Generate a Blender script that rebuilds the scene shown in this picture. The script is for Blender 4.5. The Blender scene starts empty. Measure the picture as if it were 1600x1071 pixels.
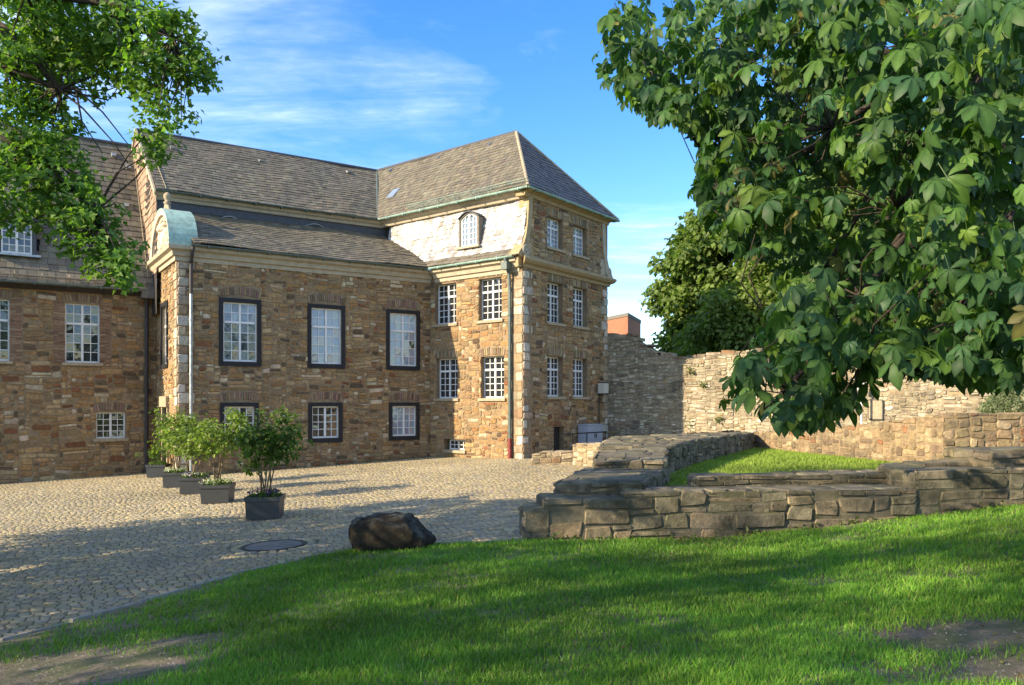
import bpy, math, random
import numpy as np
from mathutils import Vector, Matrix
R = math.radians
S = bpy.context.scene
COL = S.collection
rng = np.random.default_rng(11)
random.seed(7)
EYE = 2.0                                   # all plan data below is relative to the eye; everything is lifted at the end
F, CX, CY = 1250.0, 800.0, 628.0            # focal length and principal point in photo pixels

# ------------------------------------------------------------------ camera, sky, sun, exposure
cam = bpy.data.cameras.new('camera'); cam_o = bpy.data.objects.new('camera', cam); COL.objects.link(cam_o)
cam_o.location = (0, 0, EYE); cam_o.rotation_euler = (math.pi/2, 0, 0)
cam.sensor_width = 36; cam.lens = 36*F/1600; cam.shift_y = (CY-535.5)/1600
cam.clip_start = .05; cam.clip_end = 3000
S.camera = cam_o
SUN_AZ, SUN_EL = 26.5, 24.0                 # direction the light travels (math angle) and height of the sun
world = bpy.data.worlds.new('World'); S.world = world; world.use_nodes = True
def build_sky():
    nt = world.node_tree; N, L = nt.nodes, nt.links
    bg = N['Background']
    sky = N.new('ShaderNodeTexSky'); sky.sky_type = 'NISHITA'; sky.sun_disc = False
    sky.sun_elevation = R(SUN_EL); sky.sun_rotation = R(270-SUN_AZ)
    sky.air_density = 1.0; sky.dust_density = .25; sky.ozone_density = 2.2; sky.altitude = 150
    hs = N.new('ShaderNodeHueSaturation'); hs.inputs['Hue'].default_value = .509; hs.inputs['Saturation'].default_value = 1.34; hs.inputs['Value'].default_value = .93
    L.new(sky.outputs[0], hs.inputs['Color'])
    tc = N.new('ShaderNodeTexCoord'); sp = N.new('ShaderNodeSeparateXYZ'); L.new(tc.outputs['Generated'], sp.inputs[0])
    ad = N.new('ShaderNodeMath'); ad.operation = 'ADD'; ad.inputs[1].default_value = .12; L.new(sp.outputs[2], ad.inputs[0])
    mx = N.new('ShaderNodeMath'); mx.operation = 'MAXIMUM'; mx.inputs[1].default_value = .05; L.new(ad.outputs[0], mx.inputs[0])
    cb = N.new('ShaderNodeCombineXYZ')
    for i in (0, 1):
        dv = N.new('ShaderNodeMath'); dv.operation = 'DIVIDE'; L.new(sp.outputs[i], dv.inputs[0]); L.new(mx.outputs[0], dv.inputs[1]); L.new(dv.outputs[0], cb.inputs[i])
    def layer(loc, rot, scl, scale, lo, hi, dist):
        mp = N.new('ShaderNodeMapping'); mp.inputs['Location'].default_value = loc; mp.inputs['Rotation'].default_value = (0, 0, R(rot)); mp.inputs['Scale'].default_value = scl
        L.new(cb.outputs[0], mp.inputs[0])
        no = N.new('ShaderNodeTexNoise'); no.inputs['Scale'].default_value = scale; no.inputs['Detail'].default_value = 8; no.inputs['Roughness'].default_value = .62; no.inputs['Distortion'].default_value = dist
        L.new(mp.outputs[0], no.inputs[0])
        rp = N.new('ShaderNodeMapRange'); rp.inputs[1].default_value = lo; rp.inputs[2].default_value = hi; rp.clamp = True; L.new(no.outputs[0], rp.inputs[0])
        return rp.outputs[0]
    def mul(a, b, k=None):
        m = N.new('ShaderNodeMath'); m.operation = 'MULTIPLY'; L.new(a, m.inputs[0])
        if b is None: m.inputs[1].default_value = k
        else: L.new(b, m.inputs[1])
        return m.outputs[0]
    big = layer((3.1, .4, 0), 20, (1, 1.5, 1), .42, .42, .62, .3)
    fine = layer((0, 0, 0), -12, (.55, 3.4, 1), 1.5, .30, .78, 1.1)
    rip = layer((5, 2, 0), 35, (1.2, 3.4, 1), 4.6, .32, .7, .6)
    m1 = mul(big, fine); m2 = mul(m1, rip); 
    a1 = N.new('ShaderNodeMath'); a1.operation = 'ADD'; L.new(mul(m1, None, .55), a1.inputs[0]); L.new(mul(m2, None, .8), a1.inputs[1]); a1.use_clamp = True
    mixn = N.new('ShaderNodeMix'); mixn.data_type = 'RGBA'
    L.new(a1.outputs[0], mixn.inputs[0]); L.new(hs.outputs[0], mixn.inputs[6]); mixn.inputs[7].default_value = (4.7, 5.1, 5.8, 1)
    L.new(mixn.outputs[2], bg.inputs[0]); bg.inputs[1].default_value = .15
build_sky()
sl = bpy.data.lights.new('sun', 'SUN'); sl.energy = 4.5; sl.angle = R(.55); sl.color = (1, .83, .58)
sun = bpy.data.objects.new('sun', sl); COL.objects.link(sun)
sa, se = R(SUN_AZ), R(SUN_EL)
TR = Vector((math.cos(sa)*math.cos(se), math.sin(sa)*math.cos(se), -math.sin(se)))
sun.rotation_euler = TR.to_track_quat('-Z', 'Y').to_euler()
S.view_settings.view_transform = 'Standard'; S.view_settings.look = 'None'; S.view_settings.gamma = 1; S.view_settings.exposure = 1.34
S.render.engine = 'CYCLES'
S.cycles.max_bounces = 6; S.cycles.diffuse_bounces = 3; S.cycles.glossy_bounces = 2; S.cycles.transmission_bounces = 4; S.cycles.transparent_max_bounces = 4
S.cycles.caustics_reflective = False; S.cycles.caustics_refractive = False
S.cycles.use_denoising = True

# ------------------------------------------------------------------ materials
def new_mat(name):
    m = bpy.data.materials.new(name); m.use_nodes = True
    return m, m.node_tree.nodes, m.node_tree.links, m.node_tree.nodes['Principled BSDF']
def noise(N, L, vec, scale, detail=4, rough=.6, dist=0):
    n = N.new('ShaderNodeTexNoise'); n.inputs['Scale'].default_value = scale; n.inputs['Detail'].default_value = detail
    n.inputs['Roughness'].default_value = rough; n.inputs['Distortion'].default_value = dist
    L.new(vec, n.inputs['Vector']); return n.outputs[0]
def remap(N, L, v, a, b, c, d):
    r = N.new('ShaderNodeMapRange'); r.inputs[1].default_value = a; r.inputs[2].default_value = b; r.inputs[3].default_value = c; r.inputs[4].default_value = d
    L.new(v, r.inputs[0]); return r.outputs[0]
def mixc(N, L, f, a, b, mode='MIX'):
    m = N.new('ShaderNodeMix'); m.data_type = 'RGBA'; m.blend_type = mode
    for v, i in ((f, 0), (a, 6), (b, 7)):
        if hasattr(v, 'default_value') or hasattr(v, 'links'): L.new(v, m.inputs[i])
        elif i == 0: m.inputs[0].default_value = v
        else: m.inputs[i].default_value = (*v, 1)
    return m.outputs[2]
def mottled(name, color=None, rough=.85, lo=.6, hi=1.3, scale=9, bump=.25, bscale=35, tint=None, tscale=2, tlo=.5, thi=.62, tmax=.8, topmoss=None, spec=.3, metal=0, dist=.02, streak=None):
    """attribute or flat colour x two scales of noise, a second tint in blotches, optional moss on upward faces, bump"""
    m, N, L, P = new_mat(name)
    g = N.new('ShaderNodeNewGeometry'); pos = g.outputs['Position']
    if color is None:
        at = N.new('ShaderNodeAttribute'); at.attribute_name = 'Col'; c = at.outputs['Color']
    else:
        rg = N.new('ShaderNodeRGB'); rg.outputs[0].default_value = (*color, 1); c = rg.outputs[0]
    n1 = noise(N, L, pos, scale, 6, .65)
    k = remap(N, L, n1, .25, .75, lo, hi)
    cb = N.new('ShaderNodeCombineXYZ')
    for i in range(3): L.new(k, cb.inputs[i])
    c = mixc(N, L, 1.0, c, cb.outputs[0], 'MULTIPLY')
    if tint:
        n2 = noise(N, L, pos, tscale, 5, .7, .4)
        c = mixc(N, L, remap(N, L, n2, tlo, thi, 0, tmax), c, tint)
    if streak:
        vm = N.new('ShaderNodeVectorMath'); vm.operation = 'MULTIPLY'; vm.inputs[1].default_value = (2.6, 2.6, .22); L.new(pos, vm.inputs[0])
        n4 = noise(N, L, vm.outputs[0], 1.0, 5, .7, .3)
        c = mixc(N, L, remap(N, L, n4, .52, .7, 0, streak), c, (.07, .055, .04))
    if topmoss:
        sp = N.new('ShaderNodeSeparateXYZ'); L.new(g.outputs['Normal'], sp.inputs[0])
        up = remap(N, L, sp.outputs[2], .2, .85, 0, 1)
        n3 = remap(N, L, noise(N, L, pos, 3.5, 6, .7), .48, .62, 0, .75)
        mm = N.new('ShaderNodeMath'); mm.operation = 'MULTIPLY'; L.new(up, mm.inputs[0]); L.new(n3, mm.inputs[1])
        c = mixc(N, L, mm.outputs[0], c, topmoss)
    L.new(c, P.inputs['Base Color'])
    P.inputs['Roughness'].default_value = rough; P.inputs['Specular IOR Level'].default_value = spec; P.inputs['Metallic'].default_value = metal
    if bump:
        b = N.new('ShaderNodeBump'); b.inputs['Strength'].default_value = bump; b.inputs['Distance'].default_value = dist
        L.new(noise(N, L, pos, bscale, 8, .7), b.inputs['Height']); L.new(b.outputs[0], P.inputs['Normal'])
    return m
def leafmat(name, trans=.35, rough=.45, lo=.75, hi=1.2, scale=3, spec=.4):
    m, N, L, P = new_mat(name)
    at = N.new('ShaderNodeAttribute'); at.attribute_name = 'Col'
    g = N.new('ShaderNodeNewGeometry')
    k = remap(N, L, noise(N, L, g.outputs['Position'], scale, 3), .3, .7, lo, hi)
    cb = N.new('ShaderNodeCombineXYZ')
    for i in range(3): L.new(k, cb.inputs[i])
    c = mixc(N, L, 1.0, at.outputs['Color'], cb.outputs[0], 'MULTIPLY')
    L.new(c, P.inputs['Base Color']); P.inputs['Roughness'].default_value = rough; P.inputs['Specular IOR Level'].default_value = spec
    t = N.new('ShaderNodeBsdfTranslucent'); 
    c2 = mixc(N, L, 1.0, c, (1.3, 1.55, .5), 'MULTIPLY'); L.new(c2, t.inputs[0])
    ms = N.new('ShaderNodeMixShader'); ms.inputs[0].default_value = trans
    L.new(P.outputs[0], ms.inputs[1]); L.new(t.outputs[0], ms.inputs[2]); L.new(ms.outputs[0], N['Material Output'].inputs[0])
    return m
M = {}
M['stone'] = mottled('rubble_stone', bump=.9, bscale=22, lo=.55, hi=1.4, scale=11, tint=(.09, .07, .05), tscale=1.1, tlo=.56, thi=.72, tmax=.5, streak=.45)
M['oldstone'] = mottled('old_wall_stone', bump=1, bscale=18, lo=.5, hi=1.4, scale=7, tint=(.10, .085, .06), tscale=.8, tlo=.5, thi=.64, tmax=.7, streak=.55, topmoss=(.12, .13, .05), dist=.03)
M['ruin'] = mottled('ruin_stone', bump=.8, bscale=22, lo=.5, hi=1.4, scale=7, tint=(.05, .047, .03), tscale=1.6, tlo=.45, thi=.6, tmax=.85, topmoss=(.10, .10, .045), dist=.03)
M['mortar'] = mottled('lime_mortar', (.27, .195, .115), bump=.5, bscale=40, tint=(.13, .10, .07), tscale=1.4, tlo=.45, thi=.65, tmax=.6)
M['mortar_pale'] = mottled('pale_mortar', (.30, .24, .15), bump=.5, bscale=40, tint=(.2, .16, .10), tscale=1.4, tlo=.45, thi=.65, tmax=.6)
M['ruinmortar'] = mottled('earthy_mortar', (.13, .115, .08), bump=.6, bscale=30, tint=(.06, .065, .03), tscale=2)
M['slate'] = mottled('roof_slate', rough=.62, spec=.45, bump=.2, bscale=60, lo=.72, hi=1.22, scale=6, tint=(.095, .078, .055), tscale=.55, tlo=.52, thi=.66, tmax=.5)
M['slate_glint'] = mottled('glint_weathered_slate', rough=.5, spec=.6, bump=.25, bscale=60, lo=.7, hi=1.3, scale=8, tint=(.19, .165, .14), tscale=2.2, tlo=.46, thi=.64, tmax=.85, streak=.35)  # carries the painted glint tones; grey blotches and streaks are weathering
M['underlay'] = mottled('roof_underlay', (.035, .03, .028), bump=0)
M['band'] = mottled('slate_band', (.075, .08, .095), rough=.7, scale=14, bump=.3)
M['cornice'] = mottled('sandstone_trim', (.41, .35, .25), rough=.85, lo=.75, hi=1.15, scale=5, bump=.25, tint=(.25, .2, .12), tscale=2.2, tlo=.55, thi=.7, tmax=.6)
M['gold_trim'] = mottled('ochre_trim', (.36, .27, .145), rough=.8, lo=.75, hi=1.15, scale=5, bump=.25, tint=(.2, .15, .08), tscale=2.2, tlo=.55, thi=.7, tmax=.6)
M['white'] = mottled('white_paint', (.70, .69, .66), rough=.45, lo=.92, hi=1.04, scale=4, bump=.05)
M['surround'] = mottled('dark_window_stone', (.014, .014, .016), rough=.6, lo=.7, hi=1.4, scale=9, bump=.25)
M['sill'] = mottled('sandstone_sill', (.36, .29, .19), rough=.85, bump=.3)
M['brick'] = mottled('arch_brick', bump=.4, bscale=40, lo=.7, hi=1.25, scale=14)
M['copper'] = mottled('green_copper', (.29, .43, .37), rough=.7, lo=.65, hi=1.25, scale=5, bump=.2, streak=.45, tint=(.16, .2, .16), tscale=3, tlo=.55, thi=.7, tmax=.7)
M['gutter'] = mottled('weathered_gutter', (.09, .12, .105), rough=.5, spec=.5, bump=.1)
M['zinc'] = mottled('zinc', (.36, .39, .40), rough=.42, metal=.6, bump=.05)
M['darkpipe'] = mottled('dark_pipe', (.045, .04, .038), rough=.5, bump=.05)
M['redpipe'] = mottled('red_iron', (.22, .05, .04), rough=.6, bump=.1)
M['iron'] = mottled('black_iron', (.02, .02, .022), rough=.5, bump=.05)
M['cabinet'] = mottled('grey_cabinet', (.36, .39, .45), rough=.5, lo=.9, hi=1.08, bump=.03)
M['lampglass'] = mottled('milky_lamp', (.62, .58, .48), rough=.35, lo=.92, hi=1.05, bump=0)
M['door'] = mottled('dark_door', (.03, .028, .026), rough=.6, bump=.1)
M['cobble'] = mottled('granite_sett', rough=.75, bump=.35, bscale=45, lo=.7, hi=1.25, scale=13, spec=.4)
M['joint'] = mottled('mossy_joint', (.17, .145, .095), bump=.4, bscale=30, tint=(.055, .075, .025), tscale=.9, tlo=.42, thi=.58, tmax=.85)
M['soil'] = mottled('bare_soil', (.20, .16, .115), bump=1, bscale=30, lo=.5, hi=1.4, scale=14, tint=(.055, .085, .022), tscale=2.1, tlo=.42, thi=.6, tmax=.75, dist=.03)
M['turf'] = mottled('turf', (.16, .22, .035), bump=.6, bscale=60, lo=.6, hi=1.35, scale=5, tint=(.15, .17, .04), tscale=.6, dist=.04)
M['field'] = mottled('field', (.07, .09, .03), bump=.2, bscale=4, scale=.3)
M['gravel'] = mottled('terrace_earth', (.17, .15, .085), bump=.5, bscale=20, tint=(.08, .1, .03), tscale=1.2)
M['bark'] = mottled('bark', (.055, .042, .032), bump=.8, bscale=18, lo=.6, hi=1.4, scale=10, dist=.03)
M['stem'] = mottled('pale_stem', (.20, .15, .09), bump=.3, bscale=40)
M['planter'] = mottled('planter_grey', (.045, .048, .052), rough=.5, lo=.85, hi=1.15, scale=5, bump=.08, spec=.4)
M['boulder'] = mottled('dark_boulder', (.034, .029, .021), rough=1.0, spec=.1, lo=.45, hi=1.6, scale=8, bump=1, bscale=14, tint=(.11, .11, .10), tscale=4, tlo=.6, thi=.72, tmax=.5, topmoss=(.12, .125, .11), dist=.05)
M['farbrick'] = mottled('far_brick', (.30, .125, .07), lo=.85, hi=1.15, scale=2, bump=.1)
M['relief'] = mottled('pale_carving', (.60, .52, .40), bump=.4, bscale=30, tint=(.3, .22, .13), tscale=5, tlo=.5, thi=.65, tmax=.6)
M['leaf'] = leafmat('broad_leaf', .42, .5, .75, 1.25, 2.5, .25)
M['chest'] = leafmat('chestnut_leaf', .36, .5, .8, 1.15, 14, .22)
M['grass'] = leafmat('grass_blade', .3, .55, .62, 1.35, .7, .25)
M['flower'] = leafmat('petal', .2, .6, .85, 1.15, 6, .2)
def glassmat(name, col, rough):
    m, N, L, P = new_mat(name)
    P.inputs['Base Color'].default_value = (*col, 1); P.inputs['Roughness'].default_value = rough; P.inputs['Specular IOR Level'].default_value = .9
    P.inputs['Coat Weight'].default_value = .6; P.inputs['Coat Roughness'].default_value = .02
    g = N.new('ShaderNodeNewGeometry'); b = N.new('ShaderNodeBump'); b.inputs['Strength'].default_value = .22; b.inputs['Distance'].default_value = .05
    L.new(noise(N, L, g.outputs['Position'], 2.2, 2), b.inputs['Height']); L.new(b.outputs[0], P.inputs['Coat Normal']); L.new(b.outputs[0], P.inputs['Normal'])
    return m
M['glass'] = glassmat('window_glass', (.022, .026, .03), .06)
M['glass_sky'] = glassmat('glass_painted_sky', (.20, .25, .31), .1)  # light blue base colour paints reflected sky into the panes

# ------------------------------------------------------------------ mesh helpers
WL = {}                                     # world location of every object
def _finish(me, mat, col, smooth):
    if mat: me.materials.append(M[mat])
    if col is not None:
        a = me.color_attributes.new('Col', 'FLOAT_COLOR', 'POINT')
        c = np.ones((len(me.vertices), 4), np.float32); c[:, :3] = col
        a.data.foreach_set('color', c.ravel())
    if smooth: me.polygons.foreach_set('use_smooth', np.ones(len(me.polygons), bool))
def mesh_py(name, V, Fc, mat=None, col=None, smooth=False):
    me = bpy.data.meshes.new(name); me.from_pydata([tuple(v) for v in V], [], [tuple(f) for f in Fc]); me.update()
    _finish(me, mat, col, smooth); return me
def mesh_np(name, V, Fc, mat=None, col=None, smooth=False):
    """V (n,3); Fc (m,k) all faces with k corners"""
    me = bpy.data.meshes.new(name); V = np.asarray(V, np.float32); Fc = np.asarray(Fc, np.int32)
    m, k = Fc.shape
    me.vertices.add(len(V)); me.vertices.foreach_set('co', V.ravel())
    me.loops.add(m*k); me.loops.foreach_set('vertex_index', Fc.ravel())
    me.polygons.add(m); me.polygons.foreach_set('loop_start', np.arange(0, m*k, k, dtype=np.int32))
    me.update(calc_edges=True)
    _finish(me, mat, col, smooth); return me
def link(name, me, parent=None, loc=None):
    o = bpy.data.objects.new(name, me); COL.objects.link(o)
    pw = Vector((0, 0, 0))
    if parent is not None: o.parent = parent; pw = WL[parent.name]
    w = Vector(loc) if loc is not None else Vector((0, 0, 0))
    o.location = w-pw; WL[o.name] = w
    return o
def thing(name, label, cat, loc, group=None):
    o = link(name, None, None, loc); o['label'] = label; o['category'] = cat
    if group: o['group'] = group
    o.empty_display_size = .2
    return o
def tag(o, label, cat, group=None):
    o['label'] = label; o['category'] = cat
    if group: o['group'] = group
    return o
def structure(o): o['kind'] = 'structure'; return o
def stuff(o): o['kind'] = 'stuff'; return o
class MB:
    def __init__(s): s.V = []; s.F = []; s.C = []
    def add(s, V, Fc, c=(1, 1, 1)):
        b = len(s.V); s.V += [tuple(v) for v in V]; s.F += [tuple(b+i for i in f) for f in Fc]; s.C += [tuple(c)]*len(V)
    def build(s, name, mat, parent=None, smooth=False, col=False):
        return link(name, mesh_py(name, s.V, s.F, mat, np.array(s.C) if col else None, smooth), parent)
    def tube(s, path, r0, r1=None, n=6, c=(1, 1, 1), cap=True):
        path = [Vector(p) for p in path]; r1 = r0 if r1 is None else r1
        V = []; k = len(path)
        for i, p in enumerate(path):
            t = (path[min(i+1, k-1)]-path[max(i-1, 0)]).normalized()
            a = t.orthogonal() if i == 0 else (pa-t*pa.dot(t))
            a.normalize(); pa = a; b = t.cross(a); r = r0+(r1-r0)*i/(k-1)
            V += [p+(a*math.cos(2*math.pi*j/n)+b*math.sin(2*math.pi*j/n))*r for j in range(n)]
        Fc = [(i*n+j, i*n+(j+1) % n, (i+1)*n+(j+1) % n, (i+1)*n+j) for i in range(k-1) for j in range(n)]
        if cap: Fc += [tuple(range(n))[::-1], tuple((k-1)*n+j for j in range(n))]
        s.add(V, Fc, c)
BOXF = [(0, 3, 2, 1), (4, 5, 6, 7), (0, 1, 5, 4), (1, 2, 6, 5), (2, 3, 7, 6), (3, 0, 4, 7)]
def bx(mb, Mp, a0, a1, b0, b1, c0, c1, c=(1, 1, 1)):
    V = [Mp(a, b, cc) for cc in (c0, c1) for a, b in ((a0, b0), (a1, b0), (a1, b1), (a0, b1))]
    mb.add(V, BOXF, c)
def frame(O, u, v, n):
    O, u, v, n = (np.array(x, float) for x in (O, u, v, n))
    f = lambda a, b, c=0.0: O+a*u+b*v+c*n
    f.O, f.u, f.v, f.n = O, u, v, n
    return f
def wallframe(P, d):                         # a runs to the right seen from outside, b is height, c points outwards
    d = np.array(d, float); d /= np.hypot(*d); n = (d[1], -d[0])
    return frame((P[0], P[1], 0), (d[0], d[1], 0), (0, 0, 1), (n[0], n[1], 0))
def ray(px, py): return np.array(((px-CX)/F, 1.0, (CY-py)/F))
def onp(f, px, py, c=0):                     # pixel -> (a, b) on the plane of a frame
    r = ray(px, py); O = f.O+c*f.n; t = O.dot(f.n)/r.dot(f.n); q = r*t-O
    return q.dot(f.u), q.dot(f.v)
def at(px, py, Y): return ray(px, py)*Y
def rng_stones(f): return np.random.default_rng(f)

PAL_BUILD = [((.32, .205, .095), 40), ((.29, .165, .065), 26), ((.24, .165, .085), 16), ((.20, .085, .035), 7), ((.46, .37, .24), 7), ((.12, .08, .045), 7), ((.38, .265, .135), 12)]
PAL_PALE = [((.36, .29, .18), 34), ((.30, .23, .13), 24), ((.44, .37, .26), 16), ((.20, .16, .11), 18), ((.26, .16, .085), 6)]
PAL_RUIN = [((.20, .17, .115), 34), ((.165, .14, .095), 28), ((.235, .195, .125), 16), ((.125, .105, .075), 16), ((.26, .2, .12), 8)]
PAL_QUOIN = [((.46, .39, .29), 36), ((.38, .30, .20), 30), ((.32, .21, .12), 22), ((.52, .46, .37), 18)]
PAL_COB = [((.30, .25, .155), 34), ((.33, .27, .155), 30), ((.26, .225, .16), 18), ((.35, .28, .145), 18), ((.28, .225, .115), 12)]
PAL_SLATE = [((.142, .122, .082), 34), ((.157, .135, .09), 30), ((.124, .108, .075), 22), ((.17, .144, .094), 12)]
PAL_SLATE_GLINT = [((.52, .51, .50), 30), ((.62, .61, .60), 30), ((.40, .385, .37), 22), ((.27, .25, .23), 12)]  # pale tones paint low sun glint into the mansard slates
def pick(pal, rg, n=1):
    w = np.array([p[1] for p in pal], float); i = rg.choice(len(pal), n, p=w/w.sum())
    c = np.array([p[0] for p in pal])[i]
    return c*rg.uniform(.78, 1.22, (n, 1))*rg.uniform(.96, 1.04, (n, 3))

def rubble(A0, A1, B0, B1, blocks, ca, cb, wr, hr, rg, top=None):
    nA, nB = max(1, round((A1-A0)/ca)), max(1, round((B1-B0)/cb)); ca, cb = (A1-A0)/nA, (B1-B0)/nB
    ac = A0+(np.arange(nA)+.5)*ca; bc = B0+(np.arange(nB)+.5)*cb
    occ = np.zeros((nB, nA), bool)
    for x0, x1, y0, y1 in blocks: occ |= ((ac > x0) & (ac < x1))[None]&((bc > y0) & (bc < y1))[:, None]
    if top is not None: occ |= bc[:, None] > top(ac)[None]
    out = []
    for j in range(nB):
        i = 0
        while i < nA:
            if occ[j, i]: i += 1; continue
            w = int(rg.integers(*wr)); h = int(rg.integers(*hr))
            if h <= hr[0]: w = int(w*1.3)
            k = 1
            while k < w and i+k < nA and not occ[j, i+k]: k += 1
            if i+k < nA and not occ[j, i+k] and (i+k+1 >= nA or occ[j, i+k+1]) : k += 1
            hh = 1
            while hh < h and j+hh < nB and not occ[j+hh, i:i+k].any(): hh += 1
            occ[j:j+hh, i:i+k] = True
            out.append((A0+i*ca, A0+(i+k)*ca, B0+j*cb, B0+(j+hh)*cb)); i += k
    return out
QUADS8 = [(i, (i+1) % 8, 8+(i+1) % 8, 8+i) for i in range(8)]+[tuple(range(8, 16))]
def stone_geo(Mp, r, rg, proud=(.0, .032), joint=.006, rnd=.32, jit=.016, warp=0):
    if warp:
        M0 = Mp; Mp = lambda a, b, c: M0(a+warp*.8*math.sin(b*11+a*2.3), b+warp*math.sin(a*3.7+b*1.3)+warp*.6*math.sin(a*9.1+b*5), c)
    a0, a1, b0, b1 = r; a0 += joint; a1 -= joint; b0 += joint; b1 -= joint
    w, h = a1-a0, b1-b0; k = min(w, h)*rnd
    c = rg.uniform(.25, 1, 8)*k
    P = [(a0+c[0], b0), (a1-c[1], b0), (a1, b0+c[2]), (a1, b1-c[3]), (a1-c[4], b1), (a0+c[5], b1), (a0, b1-c[6]), (a0, b0+c[7])]
    jj = min(jit, .12*min(w, h)); J = rg.uniform(-jj, jj, (8, 2))
    ins = min(.02, .16*min(w, h)); pr = rg.uniform(*proud); tl = rg.uniform(-.008, .008, 2)
    am, bm = (a0+a1)/2, (b0+b1)/2; V = []
    for (a, b), (x, y) in zip(P, J): V.append(Mp(a+x, b+y, -.012))
    for (a, b), (x, y) in zip(P, J):
        aa = a+x-np.sign(a-am)*ins; bb = b+y-np.sign(b-bm)*ins
        V.append(Mp(aa, bb, pr+tl[0]*(aa-am)/max(w, .01)+tl[1]*(bb-bm)/max(h, .01)+rg.uniform(-.004, .004)))
    return V, QUADS8
def lay_pieces(parent, pieces, name, rest_name, mat, limit, key=None, smooth=False):
    """pieces: (V, F, colour, size). the largest 'limit' become objects, the others one joined part"""
    order = sorted(range(len(pieces)), key=lambda i: -pieces[i][3])
    for i in order[:limit]:
        V, Fc, c, _ = pieces[i]
        link(name, mesh_py(name, V, Fc, mat, np.array(c), smooth), parent)
    if len(order) > limit:
        mb = MB()
        for i in order[limit:]: mb.add(pieces[i][0], pieces[i][1], pieces[i][2])
        stuff(mb.build(rest_name, mat, parent, smooth, True))
def stone_pieces(Mp, rects, rg, pal, **kw):
    cols = pick(pal, rg, max(1, len(rects))); out = []
    for r, c in zip(rects, cols):
        V, Fc = stone_geo(Mp, r, rg, **{**dict(warp=.02), **kw})
        d = np.linalg.norm(np.mean(V, axis=0)); out.append((V, Fc, c, (r[1]-r[0])*(r[3]-r[2])/d**2))
    return out
def wall_body(mb, Mp, A0, A1, B0, B1, holes, depth=.3, thick=.45):
    xs = sorted({A0, A1, *[min(max(x, A0), A1) for h in holes for x in h[:2]]}); ys = sorted({B0, B1, *[min(max(y, B0), B1) for h in holes for y in h[2:4]]})
    for i in range(len(xs)-1):
        for j in range(len(ys)-1):
            xm, ym = (xs[i]+xs[i+1])/2, (ys[j]+ys[j+1])/2
            if any(h[0] < xm < h[1] and h[2] < ym < h[3] for h in holes): continue
            mb.add([Mp(xs[i], ys[j]), Mp(xs[i+1], ys[j]), Mp(xs[i+1], ys[j+1]), Mp(xs[i], ys[j+1])], [(0, 1, 2, 3)])
    for h in holes:
        x0, x1, y0, y1 = h[:4]; q = [(x0, y0), (x1, y0), (x1, y1), (x0, y1)]
        for k in range(4):
            p, r = q[k], q[(k+1) % 4]
            mb.add([Mp(*p, 0), Mp(*r, 0), Mp(*r, -depth), Mp(*p, -depth)], [(0, 1, 2, 3)])
    for q in ([(A0, B1, 0), (A1, B1, 0), (A1, B1, -thick), (A0, B1, -thick)], [(A0, B0, 0), (A0, B1, 0), (A0, B1, -thick), (A0, B0, -thick)], [(A1, B0, 0), (A1, B0, -thick), (A1, B1, -thick), (A1, B1, 0)],
              [(A0, B0, -thick), (A0, B1, -thick), (A1, B1, -thick), (A1, B0, -thick)]):
        mb.add([Mp(*p) for p in q], [(0, 1, 2, 3)])
def moulding(mb, Mp, a0, a1, prof, c=(1, 1, 1), m0=0, m1=0):
    """profile [(out, z)] swept along a wall; m0/m1 lengthen the ends with the projection (mitre)"""
    n = len(prof); V = [Mp(a0-m0*o, z, o) for o, z in prof]+[Mp(a1+m1*o, z, o) for o, z in prof]
    Fc = [(i, (i+1) % n, n+(i+1) % n, n+i) for i in range(n)]+[tuple(range(n))[::-1], tuple(range(n, 2*n))]
    mb.add(V, Fc, c)
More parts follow.
